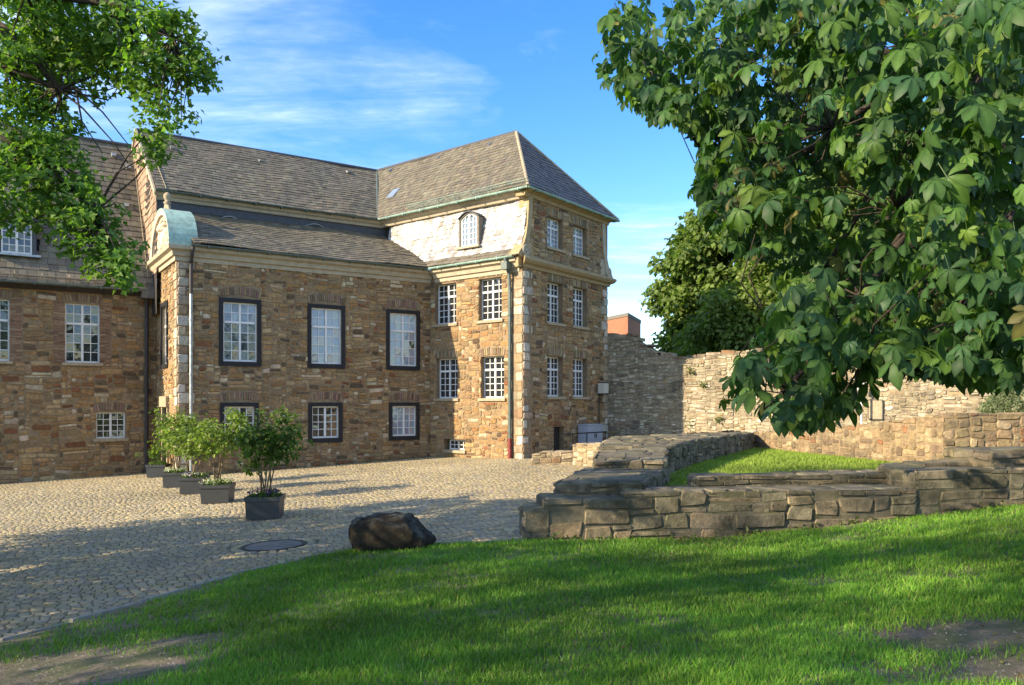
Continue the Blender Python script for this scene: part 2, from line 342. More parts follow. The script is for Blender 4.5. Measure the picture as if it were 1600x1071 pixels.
def window(bld, Mp, rect, up=2, low=4, cols=2, transom=.66, rec=.1, sky_share=0, fw=.047, sill=True, surround=None, name='window', glassm=None):
    x0, x1, y0, y1 = rect; f = MB(); W, H = x1-x0, y1-y0; c0, c1 = -rec-.05, -rec
    bx(f, Mp, x0, x0+fw, y0, y1, c0, c1); bx(f, Mp, x1-fw, x1, y0, y1, c0, c1); bx(f, Mp, x0+fw, x1-fw, y0, y0+fw*1.2, c0, c1); bx(f, Mp, x0+fw, x1-fw, y1-fw, y1, c0, c1)
    xm = (x0+x1)/2; bx(f, Mp, xm-fw*.75, xm+fw*.75, y0+fw*1.2, y1-fw, c0, c1+.012)
    secs = []
    if up:
        yt = y0+H*transom; bx(f, Mp, x0+fw, x1-fw, yt-fw*.75, yt+fw*.75, c0, c1+.02)
        secs = [(y0+fw*1.2, yt-fw*.75, low), (yt+fw*.75, y1-fw, up)]
    else: secs = [(y0+fw*1.2, y1-fw, low)]
    w = f.build(name, 'white', bld)
    mun = MB(); pane_meshes = {}
    gb = .016
    for s0, s1, rows in secs:
        for q0, q1 in ((x0+fw, xm-fw*.75), (xm+fw*.75, x1-fw)):
            pw, ph = (q1-q0)/cols, (s1-s0)/rows
            for i in range(1, cols): bx(mun, Mp, q0+i*pw-gb*.7, q0+i*pw+gb*.7, s0, s1, c0+.005, c1-.008)
            for j in range(1, rows): bx(mun, Mp, q0, q1, s0+j*ph-gb*.7, s0+j*ph+gb*.7, c0+.007, c1-.01)
            for i in range(cols):
                for j in range(rows):
                    tx, ty = random.uniform(-.004, .004), random.uniform(-.004, .004)
                    p = [(q0+i*pw, s0+j*ph), (q0+(i+1)*pw, s0+j*ph), (q0+(i+1)*pw, s0+(j+1)*ph), (q0+i*pw, s0+(j+1)*ph)]
                    V = [Mp(a, b, c1-.03+tx*(1 if k in (1, 2) else -1)+ty*(1 if k > 1 else -1)) for k, (a, b) in enumerate(p)]
                    V += [Mp(a, b, c1-.046) for a, b in p]
                    refl = random.random() < (sky_share if not isinstance(sky_share, tuple) else sky_share[0 if (s0, s1, rows) == secs[0] else 1])  # chance that a pane gets the painted sky reflection
                    link('pane', mesh_py('pane', V, [(0, 1, 2, 3), (7, 6, 5, 4), (0, 4, 5, 1), (1, 5, 6, 2), (2, 6, 7, 3), (3, 7, 4, 0)], 'glass_sky' if refl else (glassm or 'glass')), w)
    mun.build('glazing_bars', 'white', w)
    if sill:
        s = MB(); bx(s, Mp, x0-.09, x1+.09, y0-.10, y0-.004, -rec-.02, .075); s.build('sill', 'sill', w)
    if surround:
        o0, o1, p0, p1 = surround; s = MB()
        bx(s, Mp, o0, x0-.004, p0, p1, -.1, .045); bx(s, Mp, x1+.004, o1, p0, p1, -.1, .045)
        bx(s, Mp, x0-.004, x1+.004, y1+.004, p1, -.1, .043); bx(s, Mp, x0-.004, x1+.004, p0, y0-.004, -.1, .06)
        s.build('surround', 'surround', w)
    return w
def arch(bld, Mp, x0, x1, y, h=.24, rise=.10, bw=.075, rg=None, c0=(.215, .135, .088)):
    rg = rg or rng; n = max(4, int((x1-x0)/bw)); mb = MB()
    for i in range(n):
        t = (i+.5)/n*2-1; a = (x0+x1)/2+t*(x1-x0)/2; ang = t*.22; yb = y+rise*(1-t*t); w = (x1-x0)/n/2-.008
        ca, sb = math.cos(ang), math.sin(ang); hh = h*rg.uniform(.9, 1.08); pr = rg.uniform(.015, .032); V = []
        for cc in (-.01, pr):
            for u, v in ((-w, 0), (w, 0), (w, hh), (-w, hh)): V.append(Mp(a+u*ca+v*sb, yb-u*sb+v*ca, cc))
        mb.add(V, BOXF, np.array(c0)*rg.uniform(.6, 1.5)*np.array((1, rg.uniform(.9, 1.25), rg.uniform(.9, 1.3))))
    return stuff(mb.build('brick_arch', 'brick', bld, col=True))
def roof_frame(P, z, d, inward, run, rise):
    d = np.array((d[0], d[1], 0.)); d /= np.linalg.norm(d); i = np.array((inward[0], inward[1], 0.)); i /= np.linalg.norm(i)
    v = i*run+np.array((0, 0, rise)); v /= np.linalg.norm(v); n = np.cross(d, v); n = n if n[2] > 0 else -n
    return frame((P[0], P[1], z), d, v, n)
def poly_range(poly, v):
    xs = []
    for (x0, y0), (x1, y1) in zip(poly, poly[1:]+poly[:1]):
        if (y0 <= v) != (y1 <= v): xs.append(x0+(v-y0)/(y1-y0)*(x1-x0))
    return (min(xs), max(xs)) if len(xs) >= 2 else None
def slates(M0, poly, expo, wid, rg, pal, holes=()):
    Mp = lambda a, b, c: M0(a, b, c+.028*math.sin(a*.8+b*.6+1)+.014*math.sin(a*2.1-b*1.3)+.012)
    out = []; v = min(p[1] for p in poly); vmax = max(p[1] for p in poly); row = 0
    while v < vmax-.02:
        v1 = min(v+expo, vmax); r = poly_range(poly, (v+v1)/2+1e-5)
        if r:
            x = r[0]-wid*(.5 if row % 2 else 0)*rg.uniform(.9, 1.1)
            wob = rg.uniform(-.012, .012)
            while x < r[1]-.01:
                w = wid*rg.uniform(.82, 1.18); a, b = max(x, r[0]), min(x+w, r[1]); x += w
                if b-a < .03: continue
                am, vm = (a+b)/2, (v+v1)/2
                if any(h[0] < am < h[1] and h[2] < vm < h[3] for h in holes): continue
                dv = rg.uniform(-.014, .014)+wob; th = rg.uniform(.024, .042)
                V = [Mp(a+.004, v+dv, .0), Mp(b-.004, v+dv, .0), Mp(b-.004, v+dv, th), Mp(a+.004, v+dv, th), Mp(b-.004, v1+.03, .012), Mp(a+.004, v1+.03, .012), Mp(b-.004, v1+.03, -.004), Mp(a+.004, v1+.03, -.004)]
                out.append((V, [(0, 1, 2, 3), (3, 2, 4, 5), (1, 6, 4, 2), (0, 3, 5, 7)], pick(pal, rg)[0], (b-a)*(v1-v)/np.linalg.norm(V[0])**2))
        v += expo; row += 1
    return out
def sheet(mb, Mp, poly, c=-.05):
    mb.add([Mp(a, b, c) for a, b in poly], [tuple(range(len(poly)))])

# ------------------------------------------------------------------ ground
C1 = np.array((-10.485, 25.06)); DM = np.array((.8355, .5495)); NM = np.array((.5495, -.8355))
C2 = C1+8.89*DM; DW = np.array((.768, -.640)); DW /= np.hypot(*DW); NW = np.array((DW[1], -DW[0]))
LW = 4.464; C3 = C2+LW*DW; DG = np.array((.585, .811)); DG /= np.hypot(*DG); LG = 5.86; C4 = C3+LG*DG
L0 = C1-3.6*NM
def court_z(x, y): return -1.94+.042*np.minimum(x, 0)
def on_court(px, py):
    r = ray(px, py); x = r[0]; t = -1.94/(r[2]-.042*min(x, 0)); return r*t
KERB = np.array([(-9.6, -1.3)]+[tuple(on_court(*p)[:2]) for p in ((0, 1005), (110, 975), (216, 944), (371, 900), (470, 876), (545, 861), (610, 855), (690, 852), (760, 850), (822, 847))])
EDGE = np.vstack([KERB, [(3.0, 11.25), (6.0, 11.62), (9.5, 12.0), (22, 13.2)]])
def sdist(x, y):                             # + on the lawn side of the edge
    best = np.full(np.shape(x), 1e9); sg = np.ones(np.shape(x))
    for (ax, ay), (bx_, by) in zip(EDGE[:-1], EDGE[1:]):
        ex, ey = bx_-ax, by-ay; l2 = ex*ex+ey*ey
        t = np.clip(((x-ax)*ex+(y-ay)*ey)/l2, 0, 1); d = np.hypot(x-ax-t*ex, y-ay-t*ey)
        s = np.where(ex*(y-ay)-ey*(x-ax) < 0, 1., -1.); m = d < best-1e-9
        sg = np.where(m, s, sg); best = np.where(m, d, best)
    return best*sg
def vnoise(x, y, s, seed=0):
    x = np.asarray(x)*s; y = np.asarray(y)*s; xi, yi = np.floor(x), np.floor(y); fx, fy = x-xi, y-yi
    h = lambda i, j: (np.sin(i*127.1+j*311.7+seed*17.3)*43758.5453) % 1
    u, v = fx*fx*(3-2*fx), fy*fy*(3-2*fy)
    return (h(xi, yi)*(1-u)+h(xi+1, yi)*u)*(1-v)+(h(xi, yi+1)*(1-u)+h(xi+1, yi+1)*u)*v
def lawn_z(x, y):
    D = sdist(x, y)
    k = np.where(D > 0, .045*np.minimum(D, 7)+.035*(1-np.exp(-np.maximum(D, 0)*6)), D*.35)
    return court_z(x, y)+.085*np.maximum(x-2.8, 0)*np.clip((D+.6)/.6, 0, 1)+k+.02*(vnoise(x, y, .8)-.5)*(D > 0)
def on_lawn(px, py):
    r = ray(px, py); t = 8.
    for _ in range(30): t = .5*t+.5*float(lawn_z(r[0]*t, t))/r[2]
    return r*t
def grid_mesh(name, x0, x1, y0, y1, st, zf, mat):
    xs = np.arange(x0, x1+1e-6, st); ys = np.arange(y0, y1+1e-6, st); X, Y = np.meshgrid(xs, ys); Z = zf(X, Y)
    n = len(xs); I = (np.arange(len(ys)-1)[:, None]*n+np.arange(n-1)[None]).ravel()
    return link(name, mesh_np(name, np.stack([X, Y, Z], -1).reshape(-1, 3), np.stack([I, I+1, I+n+1, I+n], 1), mat, None, True))
V = [(-900, -900, -3.4), (900, -900, -3.4), (900, 900, -3.4), (-900, 900, -3.4)]
structure(link('ground', mesh_py('ground', V, [(0, 1, 2, 3)], 'field')))
court = structure(grid_mesh('courtyard', -32, 14, -8, 44, 1.0, lambda x, y: court_z(x, y), 'joint'))
lawn = structure(grid_mesh('lawn', -12, 21, -9, 13.6, .12, lawn_z, 'soil'))

# granite setts
def lay_setts():
    th = R(24); ux, uy = math.cos(th), math.sin(th); rg = np.random.default_rng(5); pts = []
    v = -10.
    while v < 40:
        h = rg.uniform(.098, .118); u = -34+rg.uniform(0, .2)
        while u < 24:
            w = rg.uniform(.095, .135); pts.append((u+w/2, v+h/2+.012*math.sin(u*1.7+v), w, h)); u += w
        v += h
    p = np.array(pts); X = p[:, 0]*ux-p[:, 1]*uy; Y = p[:, 0]*uy+p[:, 1]*ux
    X += .03*np.sin(Y*.9)
    ok = (Y > 5.5) & (Y < 33) & (np.abs(X)/np.maximum(Y, .1) < .64+1.2/np.maximum(Y, .1)) & (X < 5)
    X, Y, p = X[ok], Y[ok], p[ok]
    sm = (X-C1[0])*NM[0]+(Y-C1[1])*NM[1]; am = (X-C1[0])*DM[0]+(Y-C1[1])*DM[1]
    sw = (X-C2[0])*NW[0]+(Y-C2[1])*NW[1]; aw = (X-C2[0])*DW[0]+(Y-C2[1])*DW[1]
    sg = (X-C3[0])*DG[1]-(Y-C3[1])*DG[0]
    inside = ((sm < .06) & (am > -.06)) | (sm < -3.54) | ((sw < .06) & (sg < .06))
    man = np.hypot(X-MAN[0], Y-MAN[1]) < .62
    ok = ~inside & ~man & (sdist(X, Y) < -.1)
    X, Y, p = X[ok], Y[ok], p[ok]; n = len(X)
    Z = court_z(X, Y); ext = np.stack([p[:, 2], p[:, 3]], 1)/2-.006
    cols = pick(PAL_COB, rg, n)
    tone = .85+.35*vnoise(X, Y, .45, 3)[:, None]; cols = cols*tone
    d = np.stack([np.full(n, ux), np.full(n, uy)], 1); e = np.stack([-d[:, 1], d[:, 0]], 1)
    top = rg.uniform(.005, .012, n)
    V = np.zeros((n, 12, 3))
    cor = [(-1, -1), (1, -1), (1, 1), (-1, 1)]
    for k, (sa_, sb_) in enumerate(cor):
        for lvl, (ins, z) in enumerate(((0, -.01), (.004, .7), (.014, 1.0))):
            j = rg.uniform(-.0045, .0045, (n, 2))
            off = (ext[:, :1]-ins)*sa_*d+(ext[:, 1:]-ins)*sb_*e+j
            zz = Z+(np.where(z < 0, -.02, top*z)+(rg.uniform(-.004, .004, n) if lvl else 0))
            V[:, lvl*4+k, 0] = X+off[:, 0]; V[:, lvl*4+k, 1] = Y+off[:, 1]; V[:, lvl*4+k, 2] = zz
    Fq = []
    for l in (0, 1):
        for k in range(4): Fq.append((l*4+k, l*4+(k+1) % 4, l*4+4+(k+1) % 4, l*4+4+k))
    Fq.append((8, 9, 10, 11)); Fq = np.array(Fq)
    px = CX+F*X/Y; py = CY-F*Z/Y
    vis = (px > 0) & (px < 1600) & (py < 1071)
    order = np.argsort(np.where(vis, Y, 99)); near, rest = order[:300], order[300:]
    for i in near: link('sett', mesh_np('sett', V[i], Fq, 'cobble', cols[i]), court)
    m = len(rest)
    o = link('setts', mesh_np('setts', V[rest].reshape(-1, 3), (Fq[None]+12*np.arange(m)[:, None, None]).reshape(-1, 4), 'cobble', np.repeat(cols[rest], 12, 0)), court)
    stuff(o)
MAN = on_court(428, 853)
lay_setts()
# manhole cover with ring of setts
def manhole():
    z = float(court_z(MAN[0], MAN[1])); t = thing('manhole_cover', 'round flat metal drain cover set in a ring of stone setts', 'manhole cover', (MAN[0], MAN[1], z))
    def disc(r0, r1, z0, z1, n=40):
        mb = MB(); V = [];
        for r, zz in ((r1, z0), (r1, z1), (r0, z1)):
            V += [(MAN[0]+r*math.cos(2*math.pi*i/n), MAN[1]+r*math.sin(2*math.pi*i/n), float(court_z(MAN[0]+r*math.cos(2*math.pi*i/n), 0))+zz) for i in range(n)]
        Fc = [(a*n+i, a*n+(i+1) % n, (a+1)*n+(i+1) % n, (a+1)*n+i) for a in (0, 1) for i in range(n)]
        if r0 < .01: Fc = Fc
        mb.add(V, Fc); return mb
    disc(0.001, .40, -.02, .010).build('lid', 'zinc_dark', t); disc(.405, .45, -.02, .013).build('rim', 'iron', t)
    rg = np.random.default_rng(3); n = 24
    for i in range(n):
        a = 2*math.pi*i/n; ca, sb = math.cos(a), math.sin(a)
        Mp = frame((MAN[0]+.535*ca, MAN[1]+.535*sb, float(court_z(MAN[0]+.535*ca, 0))), (-sb, ca, 0), (ca, sb, 0), (0, 0, 1))
        V, Fc = stone_geo(Mp, (-.066, .066, -.068, .068), rg, (.008, .014), .004, .2, .006)
        link('sett', mesh_py('sett', V, Fc, 'cobble', pick(PAL_COB, rg)[0]), t)
M['zinc_dark'] = mottled('worn_cast_iron', (.17, .155, .13), rough=.85, spec=.15, bump=.3, bscale=50)
manhole()
# thin stone kerb along the lawn
def kerb():
    rg = np.random.default_rng(8); k = structure(link('kerb', None)); pts = []
    for (ax, ay), (bx_, by) in zip(KERB[1:-1], KERB[2:]):
        L_ = math.hypot(bx_-ax, by-ay); n = max(1, round(L_/.75))
        for i in range(n):
            p = np.array((ax+(bx_-ax)*i/n, ay+(by-ay)*i/n)); q = np.array((ax+(bx_-ax)*(i+1)/n, ay+(by-ay)*(i+1)/n)); pts.append((p, q))
    for p, q in pts:
        d = (q-p)/np.hypot(*(q-p)); z = float(court_z(*p))
        Mp = frame((p[0], p[1], z), (d[0], d[1], 0), (-d[1], d[0], 0), (0, 0, 1)); l = np.hypot(*(q-p))
        V, Fc = stone_geo(Mp, (0, l, -.03, .05), rg, (.036, .042), .003, .12, .004)
        link('kerb_stone', mesh_py('kerb_stone', V, Fc, 'cobble', np.array((.25, .23, .19))*rg.uniform(.85, 1.15)), k)
kerb()

# ------------------------------------------------------------------ buildings
def rect_of(f, x0, y0, x1, y1, c=0):         # pixel box -> (a0,a1,b0,b1); heights averaged over both sides
    a0, t0 = onp(f, x0, (y0), c); a1, t1 = onp(f, x1, y0, c); _, b0 = onp(f, x0, y1, c); _, b1 = onp(f, x1, y1, c)
    return a0, a1, (b0+b1)/2, (t0+t1)/2
def with_width(f, xm, ytop, ybot, w):        # pixel of the window axis -> window of width w
    a, t = onp(f, xm, ytop); _, b = onp(f, xm, ybot); return a-w/2, a+w/2, b, t
ZE = 4.9                                      # eave height of the main building above the eye
fm = wallframe(C1, DM); fs = wallframe(L0, NM); fl = wallframe(L0-8*DM, DM); fw_ = wallframe(C2, DW); fg = wallframe(C3, DG)
def quoins(Mp, a_edge, sgn, z0, z1, rg):
    out = []; z = z0; i = 0
    while z < z1-.05:
        h = min(rg.uniform(.24, .36), z1-z); w = (.46 if i % 2 else .30)*rg.uniform(.75, 1.3)
        out.append((a_edge, a_edge+w, z, z+h) if sgn > 0 else (a_edge-w, a_edge, z, z+h)); z += h; i += 1
    return out
def pad(r, p): return (r[0]-p, r[1]+p, r[2]-p, r[3]+p)
CA, CB = .05, .042
# --- main building: range with three tall windows, its left end face with the arched pediment
mainb = thing('manor_house', 'brown rubble stone manor range with dark framed tall windows and arched pediment', 'building', (C1[0], C1[1], float(court_z(*C1))))
rg = np.random.default_rng(21)
big = [(343, 468.5, 407, 573, 350, 475.6, 399.5, 565.6), (481.2, 476, 538.2, 575.8, 486.4, 483, 531, 567), (604, 484, 655.3, 578, 609, 490.4, 648, 570.8)]
small = [(345.3, 629.7, 402.6, 694.5, 351.5, 636.5, 395.5, 686.5), (482.4, 629.4, 534.2, 692, 488, 635, 527, 685.2), (609.4, 628.8, 653.4, 688.2, 614.3, 633.4, 646, 680.2)]
LMAIN = 8.89; holes, blocks, wins = [], [], []
zt = np.mean([rect_of(fm, *b[:4])[3] for b in big]); zb = np.mean([rect_of(fm, *b[:4])[2] for b in big])
zt2 = np.mean([rect_of(fm, *b[:4])[3] for b in small]); zb2 = np.mean([rect_of(fm, *b[:4])[2] for b in small])
for lst, t_, b_, isbig in ((big, zt, zb, 1), (small, zt2, zb2, 0)):
    for b in lst:
        o = rect_of(fm, *b[:4]); w = 1.34 if isbig else 1.22; am = (o[0]+o[1])/2
        outer = (am-w/2, am+w/2, b_, t_); inner = (am-w/2+.13, am+w/2-.13, b_+.15, t_-.13)
        holes.append(inner); blocks += [outer, (am-w/2+.02, am+w/2-.02, t_, t_+.40)]; wins.append((inner, outer, isbig))
wb = MB(); wall_body(wb, fm, 0, LMAIN, -3.0, ZE-.02, holes, .2)
wallm = wb.build('wall', 'mortar', mainb)
q1 = quoins(fm, .0, 1, -2.3, ZE-.45, rg)
rects = rubble(0, LMAIN, -2.35, ZE-.42, blocks+q1, CA, CB, (3, 12), (2, 5), rg)
pcs = stone_pieces(fm, rects, rg, PAL_BUILD)+stone_pieces(fm, q1, rg, PAL_QUOIN, proud=(.02, .034), rnd=.16, warp=.004)
# end face
sw = with_width(fs, 257.8, 479, 569.5, .9); so = (sw[0]-.14, sw[1]+.14, sw[2]-.14, sw[3]+.14)
sd = with_width(fs, 259.5, 636, 735, .8); sd = (sd[0], sd[1], -3.0, sd[3])
wb = MB(); wall_body(wb, fs, -.0, 3.6, -3.0, ZE-.02, [sw, sd], .2)
walls = wb.build('wall', 'mortar_pale', mainb)
q2 = quoins(fs, 3.6, -1, -2.4, ZE-.45, rg)
rects = rubble(0, 3.6, -2.6, ZE-.42, [so, pad(sd, .12)]+q2, CA, CB, (3, 12), (2, 5), rg)
pcs2 = stone_pieces(fs, rects, rg, PAL_BUILD)+stone_pieces(fs, q2, rg, PAL_QUOIN, proud=(.02, .034), rnd=.16, warp=.004)
allp = sorted([p[3] for p in pcs+pcs2], reverse=True); cut = allp[min(299, len(allp)-1)]
lay_pieces(wallm, pcs, 'stone', 'rubble', 'stone', sum(p[3] >= cut for p in pcs)); lay_pieces(walls, pcs2, 'stone', 'rubble', 'stone', sum(p[3] >= cut for p in pcs2))
for wi, (inner, outer, isbig) in enumerate(wins):
    window(mainb, fm, inner, 2 if isbig else 0, 4, 2, .665, .06, ((.0, 1.0), (1.0, 1.0), (.95, 1.0), 0, 0, 1.0)[wi], sill=False, surround=outer)
    arch(mainb, fm, outer[0]+.03, outer[1]-.03, outer[3]+.02, .24, .11, .075, rg)
window(mainb, fs, sw, 2, 4, 2, .665, .08, .2, sill=False, surround=so)
d = MB(); bx(d, fs, sd[0]-.02, sd[1]+.02, -3, sd[3], -.16, -.1); d.build('door', 'door', mainb)
d = MB(); bx(d, fs, sd[0]-.2, sd[1]+.2, sd[3], sd[3]+.35, -.05, .12); bx(d, fs, sd[0]-.12, sd[0], -3, sd[3], -.05, .06); bx(d, fs, sd[1], sd[1]+.12, -3, sd[3], -.05, .06); d.build('door_surround', 'sill', mainb)
# cornice of the front and of the end face
prof = [(-.05, ZE-.48), (.05, ZE-.48), (.06, ZE-.36), (.13, ZE-.33), (.16, ZE-.2), (.27, ZE-.14), (.29, ZE-.03), (-.05, ZE-.03)]
mb = MB(); moulding(mb, fm, .62, LMAIN, prof); mb.build('cornice', 'cornice', mainb)
mb = MB(); moulding(mb, fm, 0, .615, [(o+.03 if o > 0 else o, z) for o, z in prof], m0=1); moulding(mb, fs, -.28, 3.6, [(o+.03 if o > 0 else o, z) for o, z in prof], m1=1); mb.build('cornice', 'cornice', mainb)
def gutter(par, Mp, a0, a1, z, out, mat='gutter', r=.07):
    mb = MB(); V = []; n = 8
    for a in (a0, a1): V += [Mp(a, z-r*math.sin(math.pi*i/n), out+r*math.cos(math.pi*i/n)) for i in range(n+1)]
    k = n+1; Fc = [(i, i+1, k+i+1, k+i) for i in range(n)]
    V2 = []
    for a in (a0, a1): V2 += [Mp(a, z-(r-.012)*math.sin(math.pi*i/n), out+(r-.012)*math.cos(math.pi*i/n)) for i in range(n+1)]
    b = 2*k; Fc += [(b+k+i, b+k+i+1, b+i+1, b+i) for i in range(n)]+[(0, k, b+k, b), (n, b+n, b+k+n, k+n)]
    mb.add(V+V2, Fc)
    a = a0+.5
    while a < a1: bx(mb, Mp, a-.015, a+.015, z-.09, z+.012, out-r-.1, out+r+.004); a += .95
    return mb.build('gutter', mat, par)
gutter(mainb, fm, .35, LMAIN-.3, ZE+.02, .35)
# pediment on the end face
def pediment():
    ac, hw, hh = 1.85, 1.72, 1.42; n = 22; z0 = ZE-.03
    arc = lambda s_, k: [(ac+s_*(hw-k)*math.cos(math.pi*(1-i/n)), z0+(hh-k)*math.sin(math.pi*(1-i/n))*1.0) for i in range(n+1)]
    po = arc(1, 0); pi_ = arc(1, .16); pj = arc(1, .26)
    ped = MB(); V = [fs(a, b, .05) for a, b in pj]+[fs(ac, z0, .05)]
    ped.add(V, [(i, i+1, n+1) for i in range(n)])
    V = []
    for pts, c in ((pj, .05), (pj, .12), (pi_, .16), (pi_, .22), (po, .24)): V += [fs(a, b, c) for a, b in pts]
    k = n+1; ped.add(V, [(l*k+i, l*k+i+1, (l+1)*k+i+1, (l+1)*k+i) for l in range(4) for i in range(n)])
    p = ped.build('pediment', 'relief', mainb)
    cap = MB(); V = []
    for pts, c in ((po, .25), (arc(1, -.05), .25), (arc(1, -.05), -.62), (po, -.62)): V += [fs(a, b, c) for a, b in pts]
    cap.add(V, [(l*k+i, l*k+i+1, ((l+1) % 4)*k+i+1, ((l+1) % 4)*k+i) for l in range(4) for i in range(n)]+[(0, k, 2*k, 3*k), (n, 3*k+n, 2*k+n, k+n)])
    cap.build('copper_cap', 'copper', p)
    # carved arms: crowned shield between two beasts with scrolls below
    rel = MB(); rr = np.random.default_rng(4)
    def lump(a, b, ra, rb, h):
        V = []; m = 10
        for l, q in ((1, 0), (.8, .6), (.45, .92)): V += [fs(a+ra*l*math.cos(2*math.pi*i/m)*rr.uniform(.9, 1.1), b+rb*l*math.sin(2*math.pi*i/m)*rr.uniform(.9, 1.1), .04+h*q) for i in range(m)]
        V.append(fs(a, b, .04+h)); rel.add(V, [(l*m+i, l*m+(i+1) % m, (l+1)*m+(i+1) % m, (l+1)*m+i) for l in (0, 1) for i in range(m)]+[(2*m+i, 2*m+(i+1) % m, 3*m) for i in range(m)])
    zc = z0+.48
    sh = [(-.28, .3), (.28, .3), (.28, -.05), (.16, -.28), (0, -.38), (-.16, -.28), (-.28, -.05)]
    V = [fs(ac+a, zc+b, .05) for a, b in sh]+[fs(ac+a*.86, zc+b*.86, .17) for a, b in sh]; m = len(sh)
    rel.add(V, [(i, (i+1) % m, m+(i+1) % m, m+i) for i in range(m)]+[tuple(range(m, 2*m))])
    for a in (-.18, 0, .18): lump(ac+a, zc+.46, .085, .13, .16)
    lump(ac, zc+.36, .3, .06, .15)
    for s_ in (-1, 1):
        for a, b, ra, rb, h in ((.48, .12, .15, .26, .16), (.50, .42, .12, .12, .2), (.58, .53, .07, .09, .17), (.68, -.1, .13, .2, .14), (.42, -.22, .08, .18, .13), (.85, -.28, .16, .10, .12), (.38, .28, .12, .05, .17), (.92, .02, .05, .2, .1), (1.1, -.36, .14, .07, .1), (.3, -.42, .2, .06, .12)): lump(ac+s_*a, zc+b, ra, rb, h)
    rel.build('coat_of_arms', 'relief', p, True)
    fin = MB(); zt_ = z0+hh+.03
    prof_ = [(.16, 0), (.17, .1), (.11, .14), (.09, .3), (.13, .34), (.07, .38), (.10, .46), (.13, .54), (.10, .63), (.03, .68)]
    V = []; m = 12
    for r_, h_ in prof_: V += [fs(ac+r_*math.cos(2*math.pi*i/m), zt_-.06+h_, -.02+r_*math.sin(2*math.pi*i/m)) for i in range(m)]
    fin.add(V, [(l*m+i, l*m+(i+1) % m, (l+1)*m+(i+1) % m, (l+1)*m+i) for l in range(len(prof_)-1) for i in range(m)]+[tuple(range((len(prof_)-1)*m, len(prof_)*m))])
    for s_ in (-1, 1): fin.tube([fs(ac+s_*.14, zt_+.12, 0), fs(ac+s_*.3, zt_+.05, 0), fs(ac+s_*.5, zt_-.1, 0)], .07, .04, 8)
    fin.build('finial', 'sill', p, True)
pediment()
# roofs of the main building: low front slope, dark band, steep upper slope
ZU, ZR = 7.22, 10.45                          # upper eave and ridge
B_lo = C1+.42*DM+.40*NM
f_lo = roof_frame(B_lo, ZE+.02, DM, -NM, 3.35, 1.72); lo_len = math.hypot(3.35, 1.72)
f_up = roof_frame(C1-.15*DM-2.70*NM, ZU, DM, -NM, 4.3, ZR-ZU); up_len = math.hypot(4.3, ZR-ZU)
ew = C2+.12*NW                                 # upper eave line of the wing
def isect(p, d_, q, e_):
    m = np.array([[d_[0], -e_[0]], [d_[1], -e_[1]]]); t = np.linalg.solve(m, q-p); return p+t[0]*d_
V0 = isect(C1-2.70*NM, DM, ew, DW)
rw = C3+.5*LG*DG                               # wing ridge passes half way behind the gable
BR = isect(C1-7.0*NM, DM, rw, DW)
ua = lambda f, p2: (np.array((p2[0], p2[1], 0))-np.array((f.O[0], f.O[1], 0))).dot(f.u)
roof_sl = []
up_poly = [(0, 0), (ua(f_up, V0), 0), (ua(f_up, BR), up_len), (0, up_len)]
lo_poly = [(0, 0), (LMAIN+.6, 0), (LMAIN+1.9, lo_len), (0, lo_len)]
mb = MB(); sheet(mb, f_up, up_poly); sheet(mb, f_lo, lo_poly)
bk = roof_frame(C1-.15*DM-11.3*NM, ZU, DM, NM, 4.3, ZR-ZU); sheet(mb, bk, [(0, 0), (14, 0), (14, up_len), (0, up_len)])
roofm = mb.build('roof', 'underlay', mainb)
s_all = slates(f_up, up_poly, .235, .21, rg, PAL_SLATE)+slates(f_lo, lo_poly, .225, .21, rg, PAL_SLATE)
lay_pieces(roofm, s_all, 'slate', 'slates', 'slate', 300)
mb = MB(); mb.tube([f_up(-.02, up_len, .03), f_up(ua(f_up, BR), up_len, .03)], .07, n=8); mb.build('ridge_cap', 'band', roofm)
mb = MB(); mb.tube([f_lo(.1, lo_len, .02), f_lo(LMAIN+1.7, lo_len, .02)], .05, n=8); mb.build('flashing', 'band', roofm)
fb = wallframe(C1-2.92*NM, DM)
mb = MB(); bx(mb, fb, -.15, 10.5, 6.2, 7.0, -.2, 0); bandw = mb.build('upper_wall', 'band', mainb)
mb = MB(); moulding(mb, fb, -.2, 10.6, [(-.05, 6.93), (.07, 6.93), (.09, 7.03), (.16, 7.07), (.2, 7.18), (-.05, 7.18)]); mb.build('cornice', 'cornice', bandw)
gutter(mainb, fb, -.2, ua(fb, V0)-.1, ZU-.0, .30, 'gutter', .06)
for k, (px, py) in enumerate(((342.8, 341), (476, 352.5))):   # pale bowed snow hoops on the band
    a, b = onp(fb, px+16, py); mb = MB(); mb.tube([fb(a-.42+.84*i/8, b-.1+.14*math.sin(math.pi*i/8), .03+.06*math.sin(math.pi*i/8)) for i in range(9)], .018, n=6); mb.build('snow_hoop', 'zinc', mainb)
